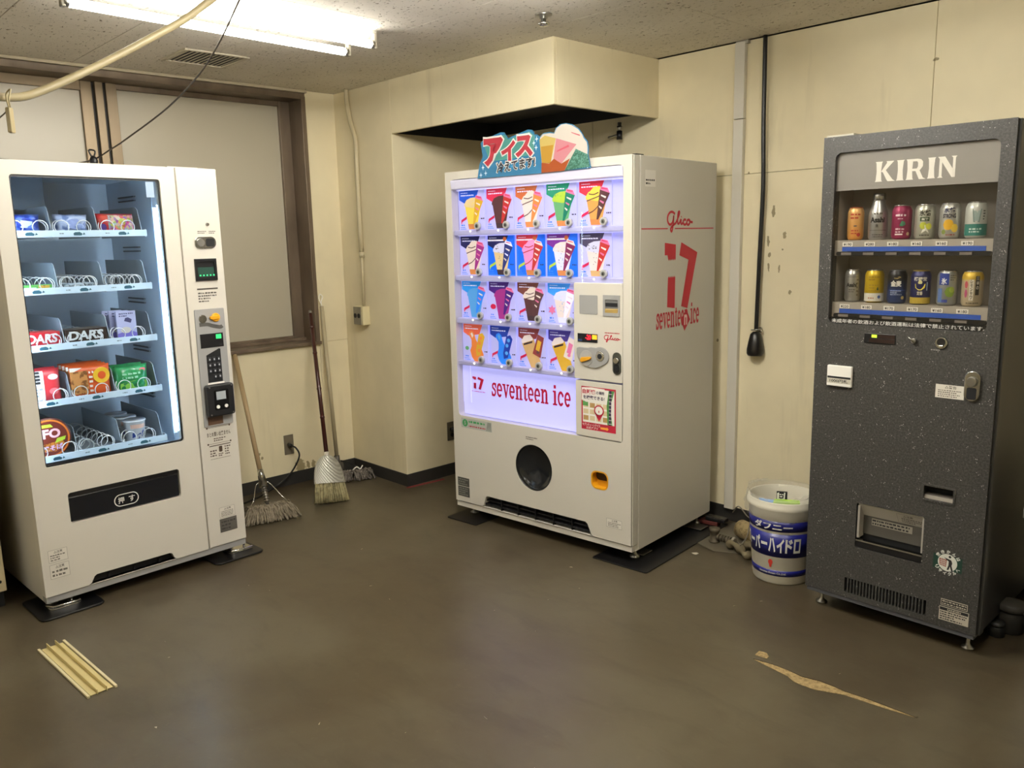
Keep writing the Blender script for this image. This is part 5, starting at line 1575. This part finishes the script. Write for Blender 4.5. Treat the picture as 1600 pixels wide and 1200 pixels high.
# ------------------------------------------------------------------ neighbours cut by the frame
bm_ = empty('beige_vending_machine', 'beige machine panel corner at the left edge of the frame', 'vending machine', (-3.85, .675, 0), math.radians(92.94))
MB().box(-.75, 0, 0, .55, .07, 1.8).build('cabinet', M('machine_beige', 'cbbd98', .4), bm_, bevel=.004)
MB().box(-.75, -.01, .02, .54, 0, .07).build('plinth', m_dark, bm_)
MB().cyl((-.022, 0, .115), (-.022, -.003, .115), .007, .005, 12).build('panel_screw', m_black, bm_)
bn = empty('recycling_bin', 'white recycling bin under a clear bag at the right edge of the frame', 'bin', (-.680, 3.06, 0), 0)
MB().box(0, .36, 0, .36, .0, .50).build('bin_body', M('bin_white', 'd8d8d8', .4), bn, bevel=.01)
MB().box(-.012, .372, -.012, .372, .615, .70).build('bin_lid', M('bin_lid_white', 'd2c4b8', .4), bn, bevel=.012)
m_bag = NT('clear_film', c='cfcabd', rough=.22, alpha=.45, spec=.6).m
bg = MB()
N = 40
for lv_ in range(5):
    pass
ringv = []
zz = [.622, .60, .57, .535, .51]
for k, z in enumerate(zz):
    for j in range(N):
        t = j / N * 4
        sd, fr = int(t), t - int(t)
        e = [0.0, .022, .036, .03, .006][k] + R.uniform(-.004, .006)
        a, b = -e, .36 + e
        x, y = [(a + (b - a) * fr, a), (b, a + (b - a) * fr), (b - (b - a) * fr, b), (a, b - (b - a) * fr)][sd]
        ringv.append((x, y, z + R.uniform(-.006, .006)))
bg.add(ringv, [(k * N + j, k * N + (j + 1) % N, (k + 1) * N + (j + 1) % N, (k + 1) * N + j) for k in range(4) for j in range(N)], 0, True)
bg.build('bin_bag', m_bag, bn)
MB().box(.01, .35, .01, .35, .50, .615).build('bin_collar', M('bin_collar', 'b4b2ac', .4), bn)
cn = empty('capped_canister', 'dark capped canister on the floor between speckled machine and white bin', 'canister', (-.79, 3.30, 0))
MB().lathe([(.001, 0), (.042, 0), (.045, .006), (.045, .075), (.038, .085), (.001, .085)], n=24).build('canister_body', M('canister_dark', '34322d', .5), cn)
MB().lathe([(.001, .085), (.047, .085), (.050, .09), (.050, .108), (.044, .113), (.001, .113)], n=24).build('canister_cap', M('canister_cap', '45423b', .5), cn)
jr = empty('short_jar', 'short dark jar on the floor in front of the capped canister', 'jar', (-.815, 3.225, 0))
MB().lathe([(.001, 0), (.026, 0), (.028, .004), (.028, .036), (.024, .04), (.001, .04)], n=20).build('jar_body', M('jar_dark', '1f1f1e', .4), jr)
MB().lathe([(.001, .04), (.027, .04), (.027, .054), (.001, .055)], n=20).build('jar_lid', M('jar_lid', '2d2d2b', .4), jr)

# ------------------------------------------------------------------ pail with bag and rubbish
pb = empty('plastic_pail', 'white plastic pail with navy bands and katakana beside the speckled machine', 'bucket', (-1.66, 3.19, 0))
pr = lambda z: .119 + .027 * z / .33
m_pail = M('pail_white', 'e2ddcb', .35)
MB().lathe([(.001, 0), (.115, 0), (pr(.004), .006), (pr(.33), .33), (.150, .334), (.1535, .340), (.1535, .352), (.1485, .356), (.1485, .368), (.146, .372), (.142, .368), (pr(.33) - .004, .33), (.113, .012), (.001, .010)], n=56).build('pail_body', m_pail, pb)
m_navy = M('pail_navy', '1b1f72', .3)
for z0, z1 in ((.245, .290), (.128, .234), (.040, .066)):
    MB().lathe([(pr(z0), z0), (pr(z0) + .0007, z0), (pr(z1) + .0007, z1), (pr(z1), z1)], n=56).build('navy_band', m_navy, pb)
def wrapb(u, v, off):
    a = math.radians(-62.5) + u
    r = pr(v) + .0012 + off
    return (r * math.cos(a), r * math.sin(a), v)
dg = math.radians
mb = MB()
put_text(mb, 'ダフニー', dg(-53), dg(17), .250, .283, wrapb, 0, 0, bold=.035)
x = -84
for ch in 'スーパーハイドロ':
    wdt = 15
    z0, z1 = (.150, .215)
    if ch == 'ロ':
        for a, b, c, d in ((0, .86, z0, z0 + .011), (0, .86, z1 - .011, z1), (0, .2, z0, z1), (.66, .86, z0, z1)):
            mb.grid(dg(x + wdt * a), dg(x + wdt * b), c, d, wrapb, 0, 0.0, 4)
        continue
    put_text(mb, ch, dg(x), dg(x + wdt * .86), z0 if ch != 'ー' else .176, z1 if ch != 'ー' else .190, wrapb, 0, 0, bold=.045, shear=0)
    x += wdt
put_text(mb, 'Idemitsu Kosan Co.,Ltd.', dg(-45), dg(10), .047, .058, wrapb, 0, 0, bold=.01)
mb.build('lettering', M('pail_letter', 'e6e4da', .4), pb)
mb = MB()
mb.flat([(dg(-20) + .075 * math.cos(2 * PI * k / 14), .103 + .013 * math.sin(2 * PI * k / 14)) for k in range(14)], wrapb, 0, .0010)
mb.flat([(dg(-23), .094), (dg(-17), .094), (dg(-18.5), .079), (dg(-21.5), .079)], wrapb, 0, .0008)
mb.build('red_emblem', M('pail_red', 'c23a2c', .4), pb)
def wob(k, j):
    rn = random.Random(k * 100 + j)
    s_ = 0 if k == 7 else 1
    return ((rn.uniform(-.004, .006) + .004 * math.sin(j * .9 + k)) * s_, (rn.uniform(-.006, .006) + (.022 * max(0, math.sin(j * .22 + 1.4)) * (1 if 5 < k < 10 else 0))) * s_)
film_m = NT('bag_film', c='e9e6da', rough=.14, alpha=.20, spec=.8)
film_m.bump(film_m.noise(film_m.coord(), 40, 4, .7), .6, .01)
bgm = MB().lathe([(.148, .292), (.156, .300), (.160, .315), (.161, .330), (.160, .350), (.157, .368), (.155, .380), (.150, .390), (.144, .384), (.138, .370), (.134, .345), (.128, .325), (.09, .318), (.001, .316)], n=60, wob=wob)
bgm.build('pail_bag', film_m.m, pb)
pl_ = lambda nm, mb_, m_, lb, cat, p, rz=0: tag(mb_.build(nm, m_, None, p, rz), lb, cat)
zc = .335
mbx = MB().box(-.022, .022, -.006, .006, 0, .042)
fine_print(mbx, -.018, .018, .006, .036, 3, F(-.006), 1)
mbx.flat([(-.02, .008), (-.012, .008), (-.012, .04), (-.02, .036)], F(-.006), 1, .0006)
mbx.flat([(.006, .01), (.012, .01), (.014, .04), (.008, .04)], F(-.006), 1, .0006)
pl_('carton_scrap', mbx, [m_ink, m_paper], 'black and white printed carton scrap standing in the bagged pail', 'packaging', (-1.655, 3.165, zc + .012), .5)
gp_ = MB().add([(-.055, -.012, 0), (.055, -.008, .004), (.052, .014, .012), (-.05, .016, .008), (-.055, -.012, .012), (.055, -.008, .016), (.052, .014, .022), (-.05, .016, .018)], [(0, 3, 2, 1), (4, 5, 6, 7), (0, 1, 5, 4), (1, 2, 6, 5), (2, 3, 7, 6), (3, 0, 4, 7)])
pl_('green_wrapper', gp_, film('green_wrap2', '8fc21e', 'a8d83a', 30), 'bright green wrapper lying in the bagged pail', 'packaging', (-1.625, 3.150, zc + .004), .45)
bw = MB().add([(-.04, -.016, 0), (.045, -.018, 0), (.04, .02, .006), (-.045, .018, .01), (-.04, -.016, .01), (.045, -.018, .008), (.04, .02, .018), (-.045, .018, .026)], [(0, 3, 2, 1), (4, 5, 6, 7), (0, 1, 5, 4), (1, 2, 6, 5), (2, 3, 7, 6), (3, 0, 4, 7)])
pl_('blue_wrapper', bw, film('blue_wrap2', '3f7ec0', '6aa4d8', 30), 'blue crumpled wrapper under the green one in the pail', 'packaging', (-1.685, 3.118, zc - .004), .5)

# ------------------------------------------------------------------ things on the floor by the back wall
m_rust = NT('corroded_metal', c='5a5146', rough=.6, metal=.5)
m_rust.color(m_rust.mix('4a4238', '6b6250', m_rust.noise(m_rust.coord(), 60, 4, .7)))
m_rust = m_rust.m
tr = MB().prism([(-2.17, 3.265), (-2.02, 3.215), (-1.86, 3.30), (-1.90, 3.60), (-2.16, 3.63), (-2.20, 3.44)], 0, .004, plane='xy').build('floor_sheet', M('sheet_olive', '5c5648', .3), None, None, 0, bevel=.002)
tag(tr, 'olive grey plastic sheet on the floor between ice cream machine and pail', 'sheet')
vl = empty('drain_valve', 'corroded threaded drain valve lying on the floor sheet beside the ice cream machine', 'valve', (-2.085, 3.325, .004))
MB().lathe([(.001, 0), (.026, 0), (.028, .006), (.022, .01), (.022, .052), (.026, .056), (.026, .07), (.001, .07)], n=20).build('valve_body', m_rust, vl)
hp = MB()
d_ = Vector((.85, -.05, 0))
for k in range(5):
    hp.cyl((.02 + k * .016, 0, .028), (.030 + k * .016, 0, .028), .017, n=16)
hp.cyl((.0, 0, .028), (.10, 0, .028), .012, n=16)
hp.build('threaded_end', m_rust, vl)
MB().cyl((.10, .0, .028), (.112, 0, .026), .022, .020, 18).build('end_cap', M('cap_pale', '9a9484', .4), vl)
rag = MB()
pts = spline([(-1.985, 3.30, .02), (-1.95, 3.27, .045), (-1.90, 3.262, .03), (-1.87, 3.245, .018), (-1.845, 3.265, .016), (-1.85, 3.30, .02), (-1.89, 3.325, .035), (-1.93, 3.335, .02)], 6)
rag.tube(pts, [.016 + .006 * math.sin(i * .7) for i in range(len(pts))], 10)
tag(rag.build('rag_coil', M('rag_olive', '6a6048', .8), None), 'twisted dirty olive rag on the floor against the pail', 'rag')
rl = MB().cyl((-2.02, 3.46, .052), (-1.86, 3.40, .052), .044, .046, 24).box(-1.965, -1.950, 3.38, 3.47, .004, .012)
tag(rl.build('cloth_roll', film('roll_beige', 'a8946a', '8a7850', 50, .8), None), 'beige cloth roll tied round the middle behind the pail', 'cloth')
cb_ = MB().tube(spline([(-2.17, 3.63, .055), (-2.13, 3.62, .10), (-2.05, 3.56, .085), (-1.99, 3.49, .102), (-1.955, 3.44, .1), (-1.94, 3.40, .096), (-1.93, 3.36, .055), (-1.94, 3.31, .022), (-1.93, 3.28, .055), (-1.90, 3.255, .052)], 6), .0035, 6)
tag(cb_.build('grey_wire', M('wire_grey', '6d675a', .5), None), 'thin grey wire coming out under the white raceway', 'wire')
bxr = empty('cable_pack', 'small red and black pack on the floor behind the ice cream machine corner', 'pack', (-2.235, 3.52, .006), .1)
MB().box(-.06, .05, -.02, .02, 0, .022).build('red_pack', M('pack_dull_red', '552522', .5), bxr, bevel=.004)
MB().box(-.02, .09, -.02, .03, .022, .045).build('black_pack', m_black, bxr, bevel=.006)
pp = empty('pipe_stub', 'short grey pipe end sticking out left of the ice cream machine', 'pipe', (-3.60, 3.02, .03))
MB().cyl((0, 0, 0), (.16, .05, 0), .016, n=16).build('pipe_body', M('pipe_grey', '7a756a', .4, .4), pp)
MB().cyl((-.02, -.006, 0), (.005, .002, 0), .020, n=16).box(-.03, .0, -.01, .01, -.03, -.016).build('pipe_nut', m_rust, pp)

# loose length of cream grooved trim lying on the floor
ts = empty('plastic_trim', 'loose cream plastic trim strip with long grooves lying on the floor, lower left', 'trim', (-3.325, .70, 0), math.radians(3.4))
m_trim = M('trim_cream', 'c4b47e', .45)
m_trim2 = M('trim_cream_pale', 'cfc39c', .45)
for y0, y1 in ((-.038, -.017), (-.014, .014), (.017, .036)):
    MB().box(.012, .492, y0, y1, .002, .0045).build('trim_slat', m_trim, ts, bevel=.0006)
for y, x0 in ((-.0155, .0), (.0155, -.004)):
    MB().box(x0, .495, y - .0016, y + .0016, .0, .017).build('trim_rib', m_trim, ts, bevel=.0006)
for y, x0 in ((-.046, .006), (.044, .0)):
    MB().box(x0, .50, y - .0045, y + .0045, .0, .0085).build('trim_edge', m_trim2, ts, bevel=.001)

# ------------------------------------------------------------------ mops and broom
def strands(c, ax, n, spread, zt, rnd, rad=.0042):
    ax = Vector(ax).normalized()
    sd = Vector((-ax.y, ax.x, 0))
    mb = MB()
    for k in range(n):
        t = rnd.uniform(-1, 1)
        side = rnd.choice((-1, 1))
        l = rnd.uniform(.55, 1.1) * spread[1]
        p0 = Vector(c) + ax * t * spread[0] * .75 + Vector((0, 0, zt + rnd.uniform(-.006, .01)))
        b = ax * (t * spread[0] * .3 + rnd.uniform(-.02, .02))
        P = [p0]
        for q in range(1, 6):
            f = q / 5
            w_ = sd * side * l * (f ** .8) + b * f + Vector((rnd.uniform(-.006, .006), rnd.uniform(-.006, .006), 0))
            z = max(rad, (zt + .012 * math.sin(PI * min(1, f * 1.4))) * (1 - f ** 1.5) + rnd.uniform(.0, .012))
            P.append(Vector((p0.x + w_.x, p0.y + w_.y, Vector(c).z + z)))
        mb.tube(P, rad, 5)
    return mb
def n_strand(name, a, b):
    n = NT(name, c=a, rough=.9, spec=.1)
    n.color(n.mix(a, b, n.ramp(n.noise(n.coord(), 45, 3), [(.4, 0.0), (.65, 1.0)])))
    return n.m
m_str = n_strand('mop_yarn', '8c8270', '6a6152')
m_str2 = n_strand('mop_yarn_dark', '77706a', '565049')
rn = random.Random(3)
mp1 = empty('string_mop', 'grey string mop with wooden handle beside the white snack machine', 'mop', (-4.06, 1.985, 0))
tag(strands((0, 0, 0), (.06, .24, 0), 380, (.135, .085), .066, rn, .0046).build('mop_strands', m_str, mp1), kind='stuff')
H0, HT = Vector((-.02, .0, .085)), Vector((-4.530 + 4.06, 2.075 - 1.985, .86))
hd_ = (HT - H0).normalized()
MB().cyl(H0 + hd_ * .13, HT + hd_ * .0, .0135, .0135, 16).build('mop_handle', M('handle_wood', 'a08a66', .5), mp1)
cl = MB().cyl(H0 - hd_ * .02, H0 + hd_ * .10, .0115, n=14)
for k in range(6):
    cl.cyl(H0 + hd_ * (.005 + .015 * k), H0 + hd_ * (.012 + .015 * k), .0155, n=14)
cl.build('mop_spring', m_steel, mp1)
MB().cyl(H0 + hd_ * .09, H0 + hd_ * .15, .024, .019, 18).cyl(H0 + hd_ * .15, H0 + hd_ * .19, .019, .016, 18).build('mop_socket', m_chrome, mp1)
ax = Vector((.06, .24, 0)).normalized()
for s_ in (-1, 1):
    a = H0 + hd_ * .12
    P = spline([tuple(a), tuple(a + ax * s_ * .035 + Vector((0, 0, -.012))), tuple(ax * s_ * .075 + Vector((-.01, 0, .115))), tuple(ax * s_ * .095 + Vector((0, 0, .085))), tuple(ax * s_ * .10 + Vector((0, 0, .055)))], 5)
    MB().tube(P, .0028, 6).build('mop_wire', m_chrome, mp1)
MB().box(-.018, .018, -.105, .105, .052, .062).build('mop_bar', m_steel, mp1, (0, 0, 0), -.245, bevel=.003)

br_ = empty('broom', 'broom with straw bristles and a red brown bamboo-look handle', 'broom', (-4.03, 2.361, 0))
L_ = Vector((-4.522 + 4.03, 2.582 - 2.361, 1.061))
up = L_.normalized()
wd_ = Vector((.03, .217, 0)).normalized()
wd_ = (wd_ - up * wd_.dot(up)).normalized()
nrm = wd_.cross(up)
bp_ = lambda u, h, o: tuple(wd_ * u + up * h + nrm * o)
def headw(h):
    return .092 * math.sqrt(max(0.0, 1 - max(0, (h - .135) / .155) ** 2.2)) if h > .135 else .094
cap = MB()
hs_ = [.118, .135, .16, .19, .22, .25, .27, .285]
ringp = []
for h in hs_:
    a = max(.016, headw(h))
    t = .030 - .012 * (h - .118) / .17
    ringp += [bp_(a * math.cos(2 * PI * k / 28), h - .004 * math.sin(2 * PI * k / 28), t * math.sin(2 * PI * k / 28)) for k in range(28)]
cap.add(ringp, [(i * 28 + k, i * 28 + (k + 1) % 28, (i + 1) * 28 + (k + 1) % 28, (i + 1) * 28 + k) for i in range(len(hs_) - 1) for k in range(28)], 0, True)
n = NT('woven_cap', c='b4b2a6', rough=.3, metal=.35)
wv = n.n('ShaderNodeTexWave', i_Scale=60.0, i_Distortion=1.5)
n.l(n.coord((1, 1, 1), (.6, .7, .2)), wv.inputs['Vector'])
wv2 = n.n('ShaderNodeTexWave', i_Scale=60.0, i_Distortion=1.5)
n.l(n.coord((1, 1, 1), (-.6, .7, 1.9)), wv2.inputs['Vector'])
n.color(n.mix(n.mix('c4c2b6', '7f7d72', wv.outputs['Fac']), n.mix('d0cec2', '8a887c', wv2.outputs['Fac']), .5))
n.bump(wv.outputs['Fac'], .5, .003)
cap.build('bristle_cap', n.m, br_)
bris = MB()
for k in range(420):
    u = rn.uniform(-1, 1)
    o_ = rn.uniform(-1, 1) * math.sqrt(1 - u * u * .9)
    e = rn.uniform(-.004, .010)
    u2 = u * rn.uniform(1.0, 1.07) + rn.uniform(-.03, .03)
    p0, p1 = Vector(bp_(u * .088, .13, o_ * .024)), Vector(bp_(u2 * .102, .004 + e, o_ * .032))
    p1.z = max(p1.z, .002)
    bris.tube([p0, (p0 + p1) / 2 + nrm * rn.uniform(-.003, .003), p1], .0023, 4)
tag(bris.build('bristles', n_strand('straw', 'aca27c', '8a8262'), br_), kind='stuff')
m_bam = M('handle_redbrown', '3c1611', .3, coat=.3)
MB().cyl(up * .30, L_, .0125, .012, 16).build('broom_handle', m_bam, br_)
for h in (.52, .70, .93, 1.10):
    MB().cyl(up * (h - .006), up * (h + .006), .0142, n=16).build('handle_joint', m_bam, br_, bevel=.002)
MB().cyl(up * .27, up * .305, .016, .0145, 16).build('handle_collar', M('collar_white', 'cfc8b8', .4), br_)
MB().cyl(L_, L_ + up * .02, .0128, .010, 16).build('handle_tip', m_steel, br_)

mp2 = empty('string_mop', 'darker string mop with a pale handle standing in the corner behind the broom', 'mop', (-4.36, 2.71, 0))
tag(strands((0.02, 0.02, 0), (.08, .2, 0), 150, (.11, .055), .045, rn).build('mop_strands', m_str2, mp2), kind='stuff')
a, b = Vector((-.05, -.07, .10)), Vector((-4.522 + 4.36, 2.664 - 2.71, 1.10))
dd = (b - a).normalized()
MB().cyl(a, b, .0125, .012, 14).build('mop_handle', M('handle_cream', 'a89c7e', .5), mp2)
MB().tube(spline([tuple(b), tuple(b + dd * .03), tuple(b + dd * .06 + Vector((0, .012, 0))), tuple(b + dd * .075 + Vector((.0, -.004, 0))), tuple(b + dd * .05 + Vector((0, -.014, 0))), tuple(b + dd * .01)], 4), .003, 6).build('hanging_hook', m_paper, mp2)
MB().cyl(a - dd * .02, a + dd * .06, .021, .017, 14).box(a.x - .03, a.x + .03, a.y - .012, a.y + .025, .075, .115).build('mop_clamp', M('clamp_dark', '4a4640', .5), mp2)
MB().tube(spline([tuple(a + Vector((.02, .01, .03))), tuple(a + Vector((.03, .06, .01))), (.0, .06, .06), (.02, .09, .045)], 5), .003, 6).build('mop_wire', m_black, mp2)
MB().tube(spline([(.0, .0, .05), (.01, .03, .075), (.02, .05, .06), (.02, .07, .08)], 5), .004, 6).build('tie_string', m_paper, mp2)

# ------------------------------------------------------------------ wall fittings
cb = empty('socket_box', 'cream surface socket box with a two-hole plate on the pillar wall', 'socket', (-4.33, YA, 1.04))
MB().box(-.052, .052, -.052, 0, -.058, .058).build('box_body', M('socket_cream', 'cfc49c', .45), cb, bevel=.003)
pl = MB().box(-.047, .035, -.056, -.052, -.055, .055).build('socket_plate', M('socket_plate_grey', '8d8776', .4, .3), cb, bevel=.002)
for x in (-.026, .014):
    MB().cyl((x, -.056, 0), (x, -.0585, 0), .0145, n=18).build('socket_outlet', m_ink, pl)
cd_ = MB().tube(spline([(-4.372, YA - .022, H), (-4.372, YA - .022, 2.33), (-4.35, YA - .022, 2.22), (-4.30, YA - .022, 2.10), (-4.30, YA - .022, 2.0)], 6) + [(-4.304, YA - .022, 1.55), (-4.300, YA - .022, 1.42)], .0145, 12)
tag(cd_.build('wall_conduit', M('conduit_cream', 'b9ad8c', .45), None), 'cream conduit bending down from ceiling to the socket box', 'conduit')
o = MB().tube([(-4.300, YA - .022, 1.42), (-4.302, YA - .022, 1.30), (-4.304, YA - .024, 1.098)], .0085, 10).cyl((-4.300, YA - .022, 1.40), (-4.300, YA - .022, 1.43), .017, n=14)
o = o.build('conduit_tail', M('conduit_cream', 'b9ad8c', .45), bpy.data.objects['wall_conduit'])
wo = empty('wall_socket', 'grey wall socket under the window with a black plug in it', 'socket', (XW, 2.386, .258))
MB().box(0, .006, -.032, .032, -.062, .062).build('socket_plate', M('outlet_grey', '7d7564', .4, .3), wo, bevel=.002)
MB().cyl((.006, -.002, .0), (.04, -.002, -.004), .013, .011, 14).build('plug', m_black, wo)
MB().tube(spline([(.04, -.002, -.004), (.07, .01, -.012), (.085, .022, -.06), (.075, -.01, -.13), (.06, -.06, -.19), (.05, -.12, -.225), (.08, -.22, -.249), (.16, -.40, -.250), (.20, -.60, -.250)], 6), .0055, 8).build('power_cord', m_black, wo)
w2 = empty('wall_socket', 'dark wall socket on the pillar side behind the ice cream machine', 'socket', (XP, 3.215, .288))
MB().box(0, .006, -.035, .035, -.06, .06).build('socket_plate', M('outlet_brown', '5d5646', .4, .3), w2, bevel=.002)
MB().cyl((.006, 0, .012), (.03, 0, .012), .017, n=14).cyl((.006, 0, -.025), (.009, 0, -.025), .014, n=14).build('plug', m_black, w2)
rc = empty('cable_raceway', 'white plastic cable raceway running from ceiling to skirting on the back wall', 'raceway', (-2.196, YB, 0))
MB().box(-.027, .027, -.026, -.0005, 1.2 + .836, 2.386).build('raceway_cover', M('raceway_white', 'd9d4c6', .4), rc, bevel=.002)
MB().box(-.027, .027, -.026, -.0005, .07, 2.033).build('raceway_cover', M('raceway_white', 'd9d4c6', .4), rc, bevel=.002)
MB().box(-.025, .040, -.022, -.0005, 2.376, 2.392).build('raceway_end', M('raceway_end', 'a8a294', .5), rc, bevel=.002)
pc = empty('pendant_cord', 'black cord hanging from the ceiling with a pendant socket at its end', 'cord', (-2.063, YB - .028, 0))
MB().tube(spline([(.0, .0, H), (.004, 0, 2.0), (.012, 0, 1.7), (.004, 0, 1.35), (-.002, 0, 1.02)], 8), .0105, 10).build('cord', m_black, pc)
MB().lathe([(.001, .895), (.036, .895), (.041, .905), (.041, .925), (.034, .965), (.026, 1.0), (.014, 1.012), (.001, 1.014)], (-.004, 0, 0), 22).build('pendant_socket', m_rub, pc)
MB().tube([(.026 * math.cos(k * .6), .022 * math.sin(k * .6), 1.012 + .0015 * k) for k in range(14)], .003, 6).build('cord_clip', m_steel, pc)
tp = empty('pipe_tap', 'small metal pipe with a black valve hanging under the soffit box', 'pipe', (-2.902, 3.60, 2.0965))
MB().cyl((0, 0, 0), (0, 0, -.05), .011, n=14).build('pipe_body', m_steel, tp)
MB().cyl((0, 0, -.045), (0, 0, -.09), .0155, n=14).cyl((0, 0, -.02), (0, 0, -.026), .0145, n=14).build('valve_body', m_black, tp)
MB().tube([(0, .0, -.062), (-.04, .01, -.066), (-.10, .03, -.068)], .0065, 8).build('side_pipe', m_steel, tp)

# ------------------------------------------------------------------ ceiling fittings
def lamp(x, y, rz, ln, label, glow=None):
    o = empty('fluorescent_lamp', label, 'lamp', (x, y, H), rz, 'ceiling fluorescent lamps')
    hl = ln / 2
    MB().prism([(-.085, 0), (.085, 0), (.075, -.014), (.035, -.034), (-.035, -.034), (-.075, -.014)], -hl - .03, hl + .03).build('lamp_housing', M('lamp_enamel', 'd8d4c6', .4), o, bevel=.002)
    for s_ in (-1, 1):
        MB().cyl((s_ * .095, -hl + .02, -.062), (s_ * .095, hl - .02, -.062), .0163, n=20).build('lamp_tube', glow or m_tube_mid, o)
        for e in (-1, 1):
            MB().cyl((s_ * .095, e * (hl - .02), -.062), (s_ * .095, e * (hl - .004), -.062), .0167, n=18).build('tube_cap', m_steel, o)
            MB().box(s_ * .095 - .013, s_ * .095 + .013, e * hl - .006, e * hl + .008, -.080, -.016).build('tube_holder', M('holder_grey', '9a9484', .5), o, bevel=.003)
    return o
lamp(-3.155, 1.56, math.radians(3.2), 1.19, 'twin tube fluorescent lamp lit above the white snack machine', m_glow_tube)
lamp(-1.885, 1.715, math.radians(3.2), 1.19, 'twin tube fluorescent lamp whose tube end shows at the top of the frame')
for x, lb in ((-3.155, 'added unseen twin tube fill lamp by the window wall in the row behind the camera'), (-1.885, 'added unseen twin tube fill lamp away from the window in the row behind the camera')):
    lamp(x, -1.0, math.radians(3.2), 1.19, lb, m_tube_fill)  # out of view, added to fill the machine fronts and lift the ambient light
lamp(-.60, 1.75, math.radians(3.2), 1.19, 'twin tube fluorescent lamp over the floor in front of the speckled machine', m_tube_side)
cv = empty('ceiling_vent', 'white square louvred vent in the ceiling by the window', 'vent', (-4.05, 1.83, H))
fr_ = MB()
fr_.box(-.15, .15, -.16, -.142, -.008, 0).box(-.15, .15, .142, .16, -.008, 0).box(-.15, -.132, -.142, .142, -.008, 0).box(.132, .15, -.142, .142, -.008, 0)
fr_.build('vent_frame', M('vent_cream', 'c4bba6', .5), cv, bevel=.002)
MB().box(-.14, .14, -.15, .15, -.002, 0).build('vent_backing', m_dark, cv)
for k in range(12):
    y = -.130 + .0236 * k
    MB().box(-.132, .132, y - .004, y + .004, -.0045, -.0025).build('vent_slat', M('vent_cream', 'c4bba6', .5), cv)
sp = empty('sprinkler_head', 'small metal sprinkler head on the ceiling', 'sprinkler', (-2.46, 2.56, H))
MB().lathe([(.001, 0), (.036, 0), (.034, -.006), (.018, -.010), (.016, -.018), (.001, -.018)], n=24).build('escutcheon', m_steel, sp)
MB().lathe([(.001, -.018), (.010, -.018), (.012, -.03), (.024, -.034), (.026, -.040), (.018, -.046), (.001, -.048)], n=24).build('deflector', m_chrome, sp)
hz = [(-2.56, 1.40, 2.392), (-2.63, 1.355, 2.355), (-2.706, 1.283, 2.296), (-2.738, 1.183, 2.214), (-2.75, 1.08, 2.147), (-2.739, .953, 2.068), (-2.701, .825, 1.993), (-2.659, .706, 1.929), (-2.613, .629, 1.901), (-2.542, .526, 1.896)]
hz = spline(hz + [(-2.45, .38, 1.93), (-2.36, .20, 2.05), (-2.30, .05, 2.2), (-2.28, -.05, 2.392)], 5)
ho = MB().tube(hz, .0115, 12)
tag(ho.build('sagging_cable', M('cable_cream', '8d8160', .5), None), 'thick cream cable sagging from the ceiling across the lit lamp', 'cable')
tg = empty('pull_toggle', 'cream pull toggle hanging on a loop from the thick cable', 'toggle', (-2.559, .604, 1.80))
MB().prism(rr(-.009, .009, .0, .066, .004), -.006, .006).build('toggle_bar', M('toggle_cream', 'a3956e', .45), tg, (0, 0, 0), -.8, bevel=.002)
MB().tube(spline([(.006, .002, .066), (.010, .0, .085), (.004, .008, .112), (-.012, .0, .10), (0, 0, .066)], 5), .0022, 6).build('toggle_loop', M('toggle_cream', 'a3956e', .45), tg)
MB().tube(spline([(-.002, 0, .066), (-.015, -.01, .05), (-.04, -.05, .02), (-.08, -.12, .0), (-.10, -.18, .03)], 5), .0022, 6).build('pull_cord', M('wire_grey', '6d675a', .5), tg)
wr_ = [(-2.82, 1.46, 2.392), (-2.85, 1.441, 2.355), (-2.975, 1.409, 2.224), (-3.167, 1.405, 2.136), (-3.446, 1.383, 2.045), (-3.758, 1.326, 1.955), (-3.87, 1.285, 1.913), (-4.0, 1.251, 1.88), (-3.90, 1.12, 1.848), (-3.82, .94, 1.843), (-3.76, .80, 1.846)]
wi = MB().tube(spline(wr_, 6), .0034, 6)
wi = tag(wi.build('thin_wire', M('wire_brown', '3c352c', .5), None), 'thin dark wire running from the ceiling down to the snack machine top', 'wire')
MB().ball((-4.0, 1.253, 1.872), .022, 12, 8, 0, (1, .8, 1.2)).tube(spline([(-4.0, 1.253, 1.88), (-4.01, 1.24, 1.92), (-3.99, 1.26, 1.915), (-4.0, 1.25, 1.88)], 4), .004, 6).box(-4.02, -3.98, 1.24, 1.27, 1.833, 1.86).build('wire_knot', m_black, wi)
